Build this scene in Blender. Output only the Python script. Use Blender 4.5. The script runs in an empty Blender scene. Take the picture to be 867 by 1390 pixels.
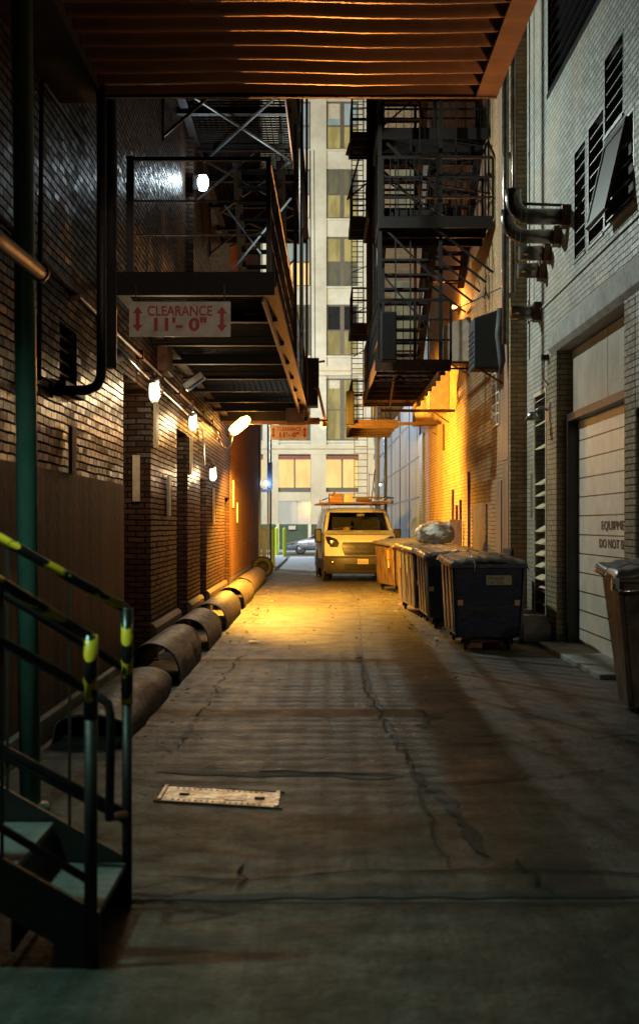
import bpy, math, random
from mathutils import Vector, Matrix, noise
random.seed(7)
R = math.radians
scene = bpy.context.scene
COL = scene.collection
# ------------------------------------------------------------------ camera
cd = bpy.data.cameras.new("camera"); cam = bpy.data.objects.new("camera", cd); COL.objects.link(cam)
cam.location = (0, 0, 1.6); cam.rotation_euler = (R(90), 0, 0)
cd.sensor_fit = 'HORIZONTAL'; cd.sensor_width = 24; cd.lens = 50
cd.shift_x = 0.002; cd.shift_y = 0.0196
cd.clip_start = 0.1; cd.clip_end = 2000
cd.dof.use_dof = True; cd.dof.focus_distance = 19; cd.dof.aperture_fstop = 3.2
scene.camera = cam
# ------------------------------------------------------------------ world, night sky, moon
w = bpy.data.worlds.new("World"); scene.world = w; w.use_nodes = True
nt = w.node_tree; bg = nt.nodes['Background']
sky = nt.nodes.new('ShaderNodeTexSky'); sky.sky_type = 'NISHITA'; sky.sun_disc = False
sky.sun_elevation = R(2); sky.sun_rotation = R(200)
nt.links.new(sky.outputs[0], bg.inputs[0]); bg.inputs[1].default_value = 0.004
def sunlamp():
    l = bpy.data.lights.new("moon", 'SUN'); l.energy = 0.01; l.angle = R(0.5); l.color = (.7, .8, 1)
    o = bpy.data.objects.new("moon", l); o.rotation_euler = (R(40), 0, R(-20)); COL.objects.link(o)
sunlamp()
vs = scene.view_settings; vs.view_transform = 'Standard'; vs.look = 'None'; vs.gamma = 1; vs.exposure = -0.1; vs.use_curve_mapping = False
cy = scene.cycles
cy.use_denoising = True; cy.sample_clamp_indirect = 3; cy.max_bounces = 6; cy.use_light_tree = True
cy.caustics_reflective = False; cy.caustics_refractive = False
# light strengths
P_JAR, P_SODIUM, P_FLOOD, P_TEAL, P_STREET, P_ROOF = 44, 7600, 1650, 150, 22000, 38000
def plight(name, loc, power, color, radius=.06, spot=None, aim=None, blend=.3):
    l = bpy.data.lights.new(name, 'SPOT' if spot else 'POINT'); l.energy = power; l.color = color; l.shadow_soft_size = radius
    o = bpy.data.objects.new(name, l); o.location = loc; COL.objects.link(o)
    if spot:
        l.spot_size = R(spot); l.spot_blend = blend
        o.rotation_euler = Vector(aim).to_track_quat('-Z', 'Y').to_euler()
    return o
# ------------------------------------------------------------------ materials
def newmat(name):
    m = bpy.data.materials.new(name); m.use_nodes = True
    return m, m.node_tree, m.node_tree.nodes['Principled BSDF']
def mixc(nt, fac, a, b, blend='MIX'):
    n = nt.nodes.new('ShaderNodeMix'); n.data_type = 'RGBA'; n.blend_type = blend
    for i, x in ((0, fac), (6, a), (7, b)):
        if hasattr(x, 'links'): nt.links.new(x, n.inputs[i])
        else: n.inputs[i].default_value = x if i == 0 else (*x, 1)
    return n.outputs[2]
def ramp(nt, src, p0, p1, c0=(0,0,0), c1=(1,1,1)):
    n = nt.nodes.new('ShaderNodeValToRGB'); nt.links.new(src, n.inputs[0])
    e = n.color_ramp.elements; e[0].position = p0; e[1].position = p1; e[0].color = (*c0, 1); e[1].color = (*c1, 1)
    return n.outputs[0]
def math_n(nt, op, a, b=0.0):
    n = nt.nodes.new('ShaderNodeMath'); n.operation = op
    for i, x in ((0, a), (1, b)):
        if hasattr(x, 'links'): nt.links.new(x, n.inputs[i])
        else: n.inputs[i].default_value = x
    return n.outputs[0]
def noise_n(nt, vec, scale, detail=4, rough=.55, stretch=None):
    if stretch:
        mp = nt.nodes.new('ShaderNodeMapping'); nt.links.new(vec, mp.inputs[0]); mp.inputs['Scale'].default_value = stretch; vec = mp.outputs[0]
    n = nt.nodes.new('ShaderNodeTexNoise'); nt.links.new(vec, n.inputs['Vector'])
    n.inputs['Scale'].default_value = scale; n.inputs['Detail'].default_value = detail; n.inputs['Roughness'].default_value = rough
    return n.outputs[0]
def pos(nt, world=True):
    if world: return nt.nodes.new('ShaderNodeNewGeometry').outputs['Position']
    return nt.nodes.new('ShaderNodeTexCoord').outputs['Object']
def bump(nt, b, h, strength, dist=.01, chain=None):
    n = nt.nodes.new('ShaderNodeBump'); n.inputs['Strength'].default_value = strength; n.inputs['Distance'].default_value = dist
    nt.links.new(h, n.inputs['Height'])
    if chain: nt.links.new(chain, n.inputs['Normal'])
    nt.links.new(n.outputs[0], b.inputs['Normal']); return n.outputs[0]
def simple(name, col, rough=.5, metal=0, col2=None, scale=6, world=False, bumps=.15, stretch=None, spec=.5, lo=.35, hi=.7, rvar=.15, dent=0):
    m, nt, b = newmat(name); p = pos(nt, world)
    n = noise_n(nt, p, scale, 6, .65, stretch)
    if col2 is None: col2 = tuple(c * .55 for c in col)
    nt.links.new(mixc(nt, ramp(nt, n, lo, hi), col, col2), b.inputs['Base Color'])
    b.inputs['Metallic'].default_value = metal; b.inputs['Specular IOR Level'].default_value = spec
    n2 = noise_n(nt, p, scale * 4, 4)
    r = math_n(nt, 'ADD', math_n(nt, 'MULTIPLY', n2, rvar * 2), rough - rvar)
    nt.links.new(r, b.inputs['Roughness'])
    ch = bump(nt, b, n2, bumps, .01) if bumps else None
    if dent: bump(nt, b, noise_n(nt, p, 2.6, 3, .5), dent, .08, ch)
    return m
def emis(name, col, s):
    m, nt, b = newmat(name); b.inputs['Base Color'].default_value = (*[min(1, c) * .5 for c in col], 1)
    b.inputs['Emission Color'].default_value = (*col, 1); b.inputs['Emission Strength'].default_value = s; return m
def brick(name, c1, c2, mortar, rough=.5, bw=.21, rh=.069, ms=.007, low=None, stain=.5, stainc=(.02,.018,.015), grit=.3, bumpk=.6, spec=.4, tilt=0):
    """world-space coursed brick on walls parallel to X or Y; low=(z, c1, c2, rough) is a different brick below z"""
    m, nt, b = newmat(name); p = pos(nt)
    sx = nt.nodes.new('ShaderNodeSeparateXYZ'); nt.links.new(p, sx.inputs[0])
    cx = nt.nodes.new('ShaderNodeCombineXYZ')
    wv = math_n(nt, 'MULTIPLY', math_n(nt, 'SUBTRACT', noise_n(nt, p, 5, 3), .5), .022); wv2 = math_n(nt, 'MULTIPLY', math_n(nt, 'SUBTRACT', noise_n(nt, p, 2.1, 3), .5), .03)
    nt.links.new(math_n(nt, 'ADD', math_n(nt, 'ADD', sx.outputs[0], sx.outputs[1]), wv), cx.inputs[0]); nt.links.new(math_n(nt, 'ADD', sx.outputs[2], wv2), cx.inputs[1])
    def bt(a, c, mo):
        t = nt.nodes.new('ShaderNodeTexBrick'); nt.links.new(cx.outputs[0], t.inputs[0])
        t.inputs['Color1'].default_value = (*a, 1); t.inputs['Color2'].default_value = (*c, 1); t.inputs['Mortar'].default_value = (*mo, 1)
        t.inputs['Scale'].default_value = 1; t.inputs['Mortar Size'].default_value = ms; t.inputs['Mortar Smooth'].default_value = .2
        t.inputs['Brick Width'].default_value = bw; t.inputs['Row Height'].default_value = rh; t.inputs['Bias'].default_value = 0
        return t
    t = bt(c1, c2, mortar); colr = t.outputs[0]; rsock = None
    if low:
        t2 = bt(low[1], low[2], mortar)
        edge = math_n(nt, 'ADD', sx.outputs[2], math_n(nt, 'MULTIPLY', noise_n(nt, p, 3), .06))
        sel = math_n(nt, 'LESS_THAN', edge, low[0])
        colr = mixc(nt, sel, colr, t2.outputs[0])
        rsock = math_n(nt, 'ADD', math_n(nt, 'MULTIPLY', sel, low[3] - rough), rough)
    nh = noise_n(nt, p, .7, 4, .6); colr = mixc(nt, math_n(nt, 'MULTIPLY', ramp(nt, nh, .5, .58), .45), colr, tuple(x*y for x, y in zip(c2, (1.5, 1.15, .9))))
    n1 = noise_n(nt, p, 1.1, 6, .7); n2 = noise_n(nt, p, 3.5, 5, .7, (1, 1, .18)); n3 = noise_n(nt, p, 22, 3)
    colr = mixc(nt, math_n(nt, 'MULTIPLY', ramp(nt, n1, .42, .72), stain), colr, stainc)
    colr = mixc(nt, math_n(nt, 'MULTIPLY', ramp(nt, n2, .5, .75), stain * .8), colr, stainc)
    colr = mixc(nt, math_n(nt, 'MULTIPLY', n3, .35), colr, tuple(c * .4 for c in c1))
    nt.links.new(colr, b.inputs['Base Color'])
    inv = math_n(nt, 'SUBTRACT', 1.0, t.outputs['Fac'])
    rn = math_n(nt, 'MULTIPLY', math_n(nt, 'SUBTRACT', n3, .5), .5)
    rr = math_n(nt, 'ADD', rn, rsock if rsock else rough)
    nt.links.new(math_n(nt, 'ADD', rr, math_n(nt, 'MULTIPLY', t.outputs['Fac'], .6)), b.inputs['Roughness'])
    # every brick has its own gloss and sits at its own slight angle
    tr = bt((0, 0, 0), (1, 1, 1), (0, 0, 0)); wn = nt.nodes.new('ShaderNodeTexWhiteNoise'); wn.noise_dimensions = '1D'
    bw_ = nt.nodes.new('ShaderNodeRGBToBW'); nt.links.new(tr.outputs[0], bw_.inputs[0]); nt.links.new(math_n(nt, 'MULTIPLY', bw_.outputs[0], 91.7), wn.inputs['W'])
    nt.links.new(math_n(nt, 'MULTIPLY', math_n(nt, 'MULTIPLY', inv, spec), math_n(nt, 'ADD', math_n(nt, 'MULTIPLY', wn.outputs['Value'], 1.3), .25)), b.inputs['Specular IOR Level'])
    ch = bump(nt, b, noise_n(nt, p, 9, 5, .7), grit, .02)
    ch = bump(nt, b, inv, bumpk, .012, ch)
    if tilt:
        vm = nt.nodes.new('ShaderNodeVectorMath'); vm.operation = 'SUBTRACT'; nt.links.new(wn.outputs['Color'], vm.inputs[0]); vm.inputs[1].default_value = (.5, .5, .5)
        v2 = nt.nodes.new('ShaderNodeVectorMath'); v2.operation = 'SCALE'; nt.links.new(vm.outputs[0], v2.inputs[0]); v2.inputs['Scale'].default_value = tilt
        v3 = nt.nodes.new('ShaderNodeVectorMath'); v3.operation = 'ADD'; nt.links.new(ch, v3.inputs[0]); nt.links.new(v2.outputs[0], v3.inputs[1])
        v4 = nt.nodes.new('ShaderNodeVectorMath'); v4.operation = 'NORMALIZE'; nt.links.new(v3.outputs[0], v4.inputs[0]); nt.links.new(v4.outputs[0], b.inputs['Normal'])
    return m
M = {}
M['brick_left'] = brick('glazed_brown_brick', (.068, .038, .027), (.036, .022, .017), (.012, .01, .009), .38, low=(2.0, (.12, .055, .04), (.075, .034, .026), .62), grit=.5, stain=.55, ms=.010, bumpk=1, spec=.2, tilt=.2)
M['brick_white'] = brick('painted_white_brick', (.42, .43, .40), (.31, .32, .29), (.15, .14, .12), .55, stain=.45, stainc=(.16, .13, .09), low=(3.0, (.34, .32, .25), (.25, .23, .18), .6), bumpk=.8)
M['brick_red'] = brick('matte_red_brick', (.46, .24, .13), (.32, .16, .09), (.20, .15, .11), .85, spec=.08, stain=.4, stainc=(.07, .03, .02))
M['brick_cream'] = brick('cream_brick', (.30, .26, .17), (.22, .19, .12), (.06, .05, .035), .6, stain=.5, stainc=(.07, .05, .03), bumpk=.8)
M['brick_tan'] = brick('tan_common_brick', (.40, .29, .15), (.28, .18, .10), (.13, .10, .07), .7, stain=.45, stainc=(.09, .05, .03), grit=.5, bumpk=1)
M['brick_far'] = brick('dull_tan_brick', (.16, .12, .075), (.11, .08, .05), (.05, .04, .03), .8, stain=.4)
M['plinth'] = simple('dark_stone_plinth', (.12, .075, .055), .6, col2=(.04, .028, .022), scale=3, world=True, bumps=.4)
M['render'] = simple('stained_brown_render', (.10, .042, .026), .65, col2=(.022, .012, .009), spec=.2, scale=4, world=True, stretch=(1, 1, .12), bumps=.6, lo=.42, hi=.6)
M['black'] = simple('black_painted_iron', (.016, .016, .018), .5, .1, col2=(.035, .022, .016), scale=9, bumps=.2)
M['ironsoft'] = simple('dull_black_iron', (.009, .009, .010), .6, 0, col2=(.016, .010, .007), scale=9, bumps=.2, spec=.18)
M['rustdark'] = simple('dark_brown_rusty_iron', (.05, .024, .015), .65, 0, col2=(.022, .012, .009), scale=9, bumps=.3, spec=.2)
M['bracemetal'] = simple('grey_iron', (.06, .07, .08), .5, .3, scale=9)
M['manhole'] = simple('worn_dark_iron', (.10, .09, .075), .65, .2, col2=(.04, .035, .03), scale=12)
M['drain'] = simple('worn_brassy_steel', (.75, .62, .45), .36, .75, col2=(.25, .17, .10), scale=11, bumps=.6, lo=.42, hi=.62)
M['steel'] = simple('blackened_steel', (.05, .052, .058), .35, .8, col2=(.03, .02, .015), scale=12)
M['rust'] = simple('rusty_iron', (.13, .055, .03), .55, .3, col2=(.07, .03, .018), scale=8, bumps=.4)
M['rustpaint'] = simple('rusty_red_oxide_paint', (.19, .085, .05), .6, .1, col2=(.12, .05, .03), scale=8)
M['soffit'] = simple('rusty_corrugated_sheet', (.46, .20, .085), .42, .4, col2=(.20, .09, .045), scale=2.5, world=True, stretch=(.4, 2, 1), bumps=.2)
M['galv'] = simple('galvanised_metal', (.40, .41, .42), .33, .9, col2=(.22, .21, .2), scale=9, bumps=.1)
M['duct'] = simple('dull_duct_metal', (.22, .20, .17), .32, .85, col2=(.09, .06, .045), scale=5)
M['greenpole'] = simple('green_painted_pipe', (.10, .18, .14), .42, 0, col2=(.05, .13, .10), scale=6)
M['concrete'] = simple('grey_concrete', (.30, .30, .28), .75, 0, col2=(.16, .15, .13), scale=4, world=True, bumps=.5)
M['tread'] = simple('worn_metal_tread', (.24, .22, .21), .6, .2, col2=(.10, .11, .105), scale=12, bumps=.4)
M['guard'] = simple('scuffed_steel_guard', (.17, .125, .09), .6, .2, col2=(.06, .045, .035), scale=6, stretch=(3, 1, 3), bumps=.9, lo=.4, hi=.6, rvar=.22)
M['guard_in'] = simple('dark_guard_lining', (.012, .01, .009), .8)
M['navy'] = simple('navy_painted_steel', (.012, .022, .065), .36, .1, col2=(.02, .017, .022), scale=5, lo=.42, hi=.66, bumps=.5, rvar=.22, dent=.22)
M['brownbin'] = simple('brown_scuffed_steel', (.15, .095, .06), .5, .2, col2=(.05, .03, .024), scale=7, stretch=(1, 1, .4), bumps=.5, lo=.42, hi=.6, dent=.22)
M['yellowbin'] = simple('faded_scraped_steel', (.26, .20, .13), .5, .15, col2=(.10, .065, .07), scale=5, stretch=(3, 3, .35), bumps=.3, dent=.22)
M['lid'] = simple('black_plastic_lid', (.05, .053, .05), .38, 0, col2=(.11, .10, .085), scale=14, bumps=.2, dent=.22)
M['rubber'] = simple('black_rubber', (.02, .02, .02), .7)
M['sticker'] = simple('weathered_sticker', (.42, .38, .28), .6, col2=(.25, .2, .13), scale=25)
M['reflector'] = simple('orange_reflector', (.75, .38, .22), .35, bumps=0)
M['yellowsticker'] = simple('yellow_sticker', (.80, .50, .04), .5)
M['orangesticker'] = simple('orange_sticker', (.85, .26, .03), .5)
M['vanwhite'] = simple('white_van_paint', (.62, .64, .70), .28, 0, col2=(.6, .58, .55), scale=2, bumps=0, rvar=.04)
M['vangrey'] = simple('grey_bumper_plastic', (.05, .04, .038), .5, 0, col2=(.035, .03, .028), scale=10)
M['vandark'] = simple('dark_grille_plastic', (.02, .018, .018), .4)
M['chrome'] = simple('bright_metal', (.7, .7, .7), .2, 1, bumps=0)
M['wood'] = simple('weathered_wood', (.36, .22, .12), .7, 0, col2=(.18, .10, .055), scale=6, world=False, stretch=(5, 5, .6), bumps=.4)
M['woodlight'] = simple('orange_crate_wood', (.50, .24, .09), .6, 0, col2=(.3, .13, .05), scale=9)
M['paleboard'] = simple('pale_painted_board', (.62, .56, .42), .5, 0, col2=(.4, .33, .22), scale=10)
M['signwhite'] = simple('dirty_white_sign', (.60, .53, .44), .45, 0, col2=(.36, .29, .22), scale=7, bumps=.05)
M['signred'] = simple('red_sign_paint', (.42, .015, .015), .45, 0, col2=(.3, .012, .012), scale=20, bumps=0)
M['ac'] = simple('beige_unit_sheet', (.40, .33, .26), .5, .1, col2=(.26, .18, .12), scale=6)
M['acdark'] = simple('dark_cloth_cover', (.03, .036, .04), .7)
M['doorwhite'] = simple('white_garage_door', (.66, .60, .50), .38, 0, col2=(.52, .45, .36), scale=3, bumps=.05)
M['panel'] = simple('grey_wall_panel', (.38, .34, .28), .5, 0, col2=(.27, .23, .18), scale=2.5, bumps=.05)
M['bollard'] = simple('yellow_green_plastic', (.38, .55, .03), .35, 0, col2=(.3, .45, .03), bumps=0)
M['stone'] = simple('pale_limestone', (.62, .58, .45), .7, 0, col2=(.46, .42, .31), scale=.8, world=True, bumps=.1)
M['stonewarm'] = simple('warm_limestone', (.62, .54, .38), .7, 0, col2=(.5, .42, .28), scale=.8, world=True, bumps=.1)
M['frame'] = simple('bronze_window_frame', (.13, .10, .065), .5, 0)
M['redband'] = simple('dark_red_band', (.25, .07, .05), .6)
M['text'] = simple('black_lettering', (.05, .04, .035), .5, bumps=0)
M['textlight'] = simple('light_lettering', (.6, .55, .45), .5, bumps=0)
M['bluesteel'] = simple('blue_grey_steel', (.10, .14, .2), .4, .3)
M['yellow'] = simple('yellow_plastic', (.85, .6, .04), .35, bumps=0)
M['seat'] = simple('dark_seat_cloth', (.03, .03, .03), .8)
M['grass'] = simple('dark_green_screen', (.06, .085, .05), .8, col2=(.03, .05, .03), scale=2)
M['carpaint'] = simple('silver_blue_car_paint', (.26, .30, .36), .3, .5, bumps=0)
M['hoop'] = M['rubber']
def ribbed():
    m, nt, b = newmat('blue_grey_ribbed_metal'); p = pos(nt)
    n = noise_n(nt, p, 1.3, 5, .6, (1, 1, .12)); n2 = noise_n(nt, p, 5, 4, .6, (1, 1, .08))
    c = mixc(nt, ramp(nt, n, .35, .7), (.42, .47, .5), (.20, .25, .28)); c = mixc(nt, math_n(nt, 'MULTIPLY', ramp(nt, n2, .45, .7), .5), c, (.1, .12, .13))
    nt.links.new(c, b.inputs['Base Color']); b.inputs['Roughness'].default_value = .4; b.inputs['Metallic'].default_value = .3
    return m
M['ribbed'] = ribbed()
def streaky():
    m, nt, b = newmat('streaked_wall_boards'); p = pos(nt)
    n = noise_n(nt, p, 2.5, 6, .7, (1, 1.6, .12)); n2 = noise_n(nt, p, 14, 4, .6, (1, 1, .1))
    c = mixc(nt, ramp(nt, n, .35, .68), (.26, .16, .10), (.09, .05, .035)); c = mixc(nt, math_n(nt, 'MULTIPLY', ramp(nt, n2, .4, .7), .5), c, (.30, .2, .13))
    nt.links.new(c, b.inputs['Base Color']); b.inputs['Roughness'].default_value = .6; bump(nt, b, n2, .4, .01)
    return m
M['boards'] = streaky()
def ground():
    m, nt, b = newmat('stained_alley_concrete'); p = pos(nt)
    big = noise_n(nt, p, .45, 6, .6); mid = noise_n(nt, p, 2.4, 8, .7); fine = noise_n(nt, p, 28, 6, .7); streak = noise_n(nt, p, 1.6, 6, .65, (2.2, .16, 1))
    c = mixc(nt, ramp(nt, mid, .38, .62), (.165, .155, .135), (.055, .05, .043))
    c = mixc(nt, math_n(nt, 'MULTIPLY', ramp(nt, streak, .42, .66), .62), c, (.055, .047, .04))
    c = mixc(nt, math_n(nt, 'MULTIPLY', ramp(nt, big, .45, .65), .5), c, (.07, .062, .05))
    c = mixc(nt, math_n(nt, 'MULTIPLY', ramp(nt, fine, .42, .6), .55), c, (.045, .04, .035))
    scr = noise_n(nt, p, 9, 5, .75, (2.6, .22, 1)); c = mixc(nt, math_n(nt, 'MULTIPLY', ramp(nt, scr, .48, .62), .55), c, (.04, .034, .03))
    oil = noise_n(nt, p, .9, 4, .6); c = mixc(nt, math_n(nt, 'MULTIPLY', ramp(nt, oil, .56, .64), .62), c, (.028, .025, .022))
    spots = noise_n(nt, p, 6, 2, .5); c = mixc(nt, math_n(nt, 'MULTIPLY', ramp(nt, spots, .63, .68), .6), c, (.03, .027, .025))
    pale = noise_n(nt, p, 3.3, 6, .8); c = mixc(nt, math_n(nt, 'MULTIPLY', ramp(nt, pale, .58, .7), .35), c, (.26, .24, .21))
    # transverse dark lines painting in the grating's grid shadow, 12 cm apart, broken up
    sx = nt.nodes.new('ShaderNodeSeparateXYZ'); nt.links.new(p, sx.inputs[0])
    wob = math_n(nt, 'MULTIPLY', noise_n(nt, p, 1.2, 3), .5)
    s = math_n(nt, 'SINE', math_n(nt, 'MULTIPLY', math_n(nt, 'ADD', sx.outputs[1], wob), 16))
    s2 = math_n(nt, 'MULTIPLY', ramp(nt, s, .75, 1.0), math_n(nt, 'MULTIPLY', ramp(nt, mid, .4, .6), .45))
    c = mixc(nt, s2, c, (.045, .04, .035))
    nt.links.new(c, b.inputs['Base Color'])
    rr = math_n(nt, 'ADD', math_n(nt, 'MULTIPLY', mid, .5), .26)
    nt.links.new(rr, b.inputs['Roughness']); b.inputs['Specular IOR Level'].default_value = .22
    h = math_n(nt, 'ADD', math_n(nt, 'MULTIPLY', mid, 1.3), math_n(nt, 'MULTIPLY', fine, .3))
    ch = bump(nt, b, h, .8, .035)
    return m
M['ground'] = ground()
M['asphalt'] = simple('asphalt', (.05, .05, .05), .7, col2=(.03, .03, .03), scale=9, world=True, bumps=.5)
M['crack'] = simple('dirt_filled_crack', (.035, .032, .027), .9, world=True)
M['walk'] = simple('pale_pavement', (.34, .36, .38), .6, col2=(.24, .26, .28), scale=2.5, world=True, bumps=.2)
def tape():
    m, nt, b = newmat('yellow_black_tape'); p = pos(nt, False)
    sx = nt.nodes.new('ShaderNodeSeparateXYZ'); nt.links.new(p, sx.inputs[0])
    a = math_n(nt, 'ADD', math_n(nt, 'MULTIPLY', sx.outputs[0], .8), math_n(nt, 'MULTIPLY', sx.outputs[2], -6.7))
    a = math_n(nt, 'ADD', a, math_n(nt, 'MULTIPLY', noise_n(nt, p, 7, 2), .55)); a = math_n(nt, 'ADD', a, math_n(nt, 'MULTIPLY', sx.outputs[1], 9.0))
    f = math_n(nt, 'FRACT', math_n(nt, 'MULTIPLY', a, 1.0))
    sel = math_n(nt, 'GREATER_THAN', f, .55)
    torn = math_n(nt, 'GREATER_THAN', noise_n(nt, p, 13, 3), .40)
    nt.links.new(mixc(nt, math_n(nt, 'MULTIPLY', sel, torn), (.012, .012, .012), (.95, .60, .03)), b.inputs['Base Color']); b.inputs['Roughness'].default_value = .3
    return m
M['tape'] = tape()
def bagm():
    m, nt, b = newmat('thin_translucent_plastic'); p = pos(nt, False)
    b.inputs['Base Color'].default_value = (.80, .78, .70, 1); b.inputs['Roughness'].default_value = .3; b.inputs['Transmission Weight'].default_value = .25
    bump(nt, b, noise_n(nt, p, 7, 5, .7), .9, .05)
    return m
M['bag'] = bagm()
def glassm(name, tint, fac):
    m = bpy.data.materials.new(name); m.use_nodes = True; nt = m.node_tree; nt.nodes.clear()
    o = nt.nodes.new('ShaderNodeOutputMaterial'); mx = nt.nodes.new('ShaderNodeMixShader'); t = nt.nodes.new('ShaderNodeBsdfTransparent'); g = nt.nodes.new('ShaderNodeBsdfGlossy')
    t.inputs[0].default_value = (*tint, 1); g.inputs['Roughness'].default_value = .05; g.inputs[0].default_value = (.9, .9, .9, 1)
    mx.inputs[0].default_value = fac
    nt.links.new(t.outputs[0], mx.inputs[1]); nt.links.new(g.outputs[0], mx.inputs[2]); nt.links.new(mx.outputs[0], o.inputs[0]); return m
M['glass'] = glassm('tinted_glass', (.75, .75, .72), .08)
def winmat(name, top, bot, s):
    """a lit room behind a window: blotchy emission"""
    m, nt, b = newmat(name); p = pos(nt)
    n = noise_n(nt, p, 1.1, 3, .5, (2, 2, .6)); c = mixc(nt, ramp(nt, n, .4, .62), top, bot)
    b.inputs['Base Color'].default_value = (.03, .03, .03, 1); b.inputs['Roughness'].default_value = .1
    nt.links.new(c, b.inputs['Emission Color']); b.inputs['Emission Strength'].default_value = s; return m
M['w_yellow'] = winmat('lit_yellow_room', (.75, .62, .20), (.45, .36, .10), .62)
M['w_dim'] = winmat('dim_olive_room', (.26, .24, .12), (.12, .12, .07), .55)
M['w_pale'] = winmat('pale_blind_room', (.45, .55, .48), (.32, .42, .38), .65)
M['w_bright'] = winmat('bright_room', (1, .92, .6), (.8, .65, .3), 1.0)
M['w_gold'] = winmat('gold_shop_window', (1, .66, .22), (.85, .55, .18), 1.25)
M['w_white'] = winmat('white_shop_window', (.75, .78, .66), (.62, .64, .52), .8)
M['w_dark'] = simple('dark_window_glass', (.02, .022, .022), .12, bumps=0)
M['e_warm'] = emis('warm_lamp_glass', (1, .80, .5), 7)
M['e_sodium'] = emis('sodium_lamp_glass', (1, .55, .10), 14)
M['e_white'] = emis('white_lamp_glass', (.75, .9, 1), 25)
M['e_blue'] = emis('blue_lamp_glass', (.25, .5, 1), 12)
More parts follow.
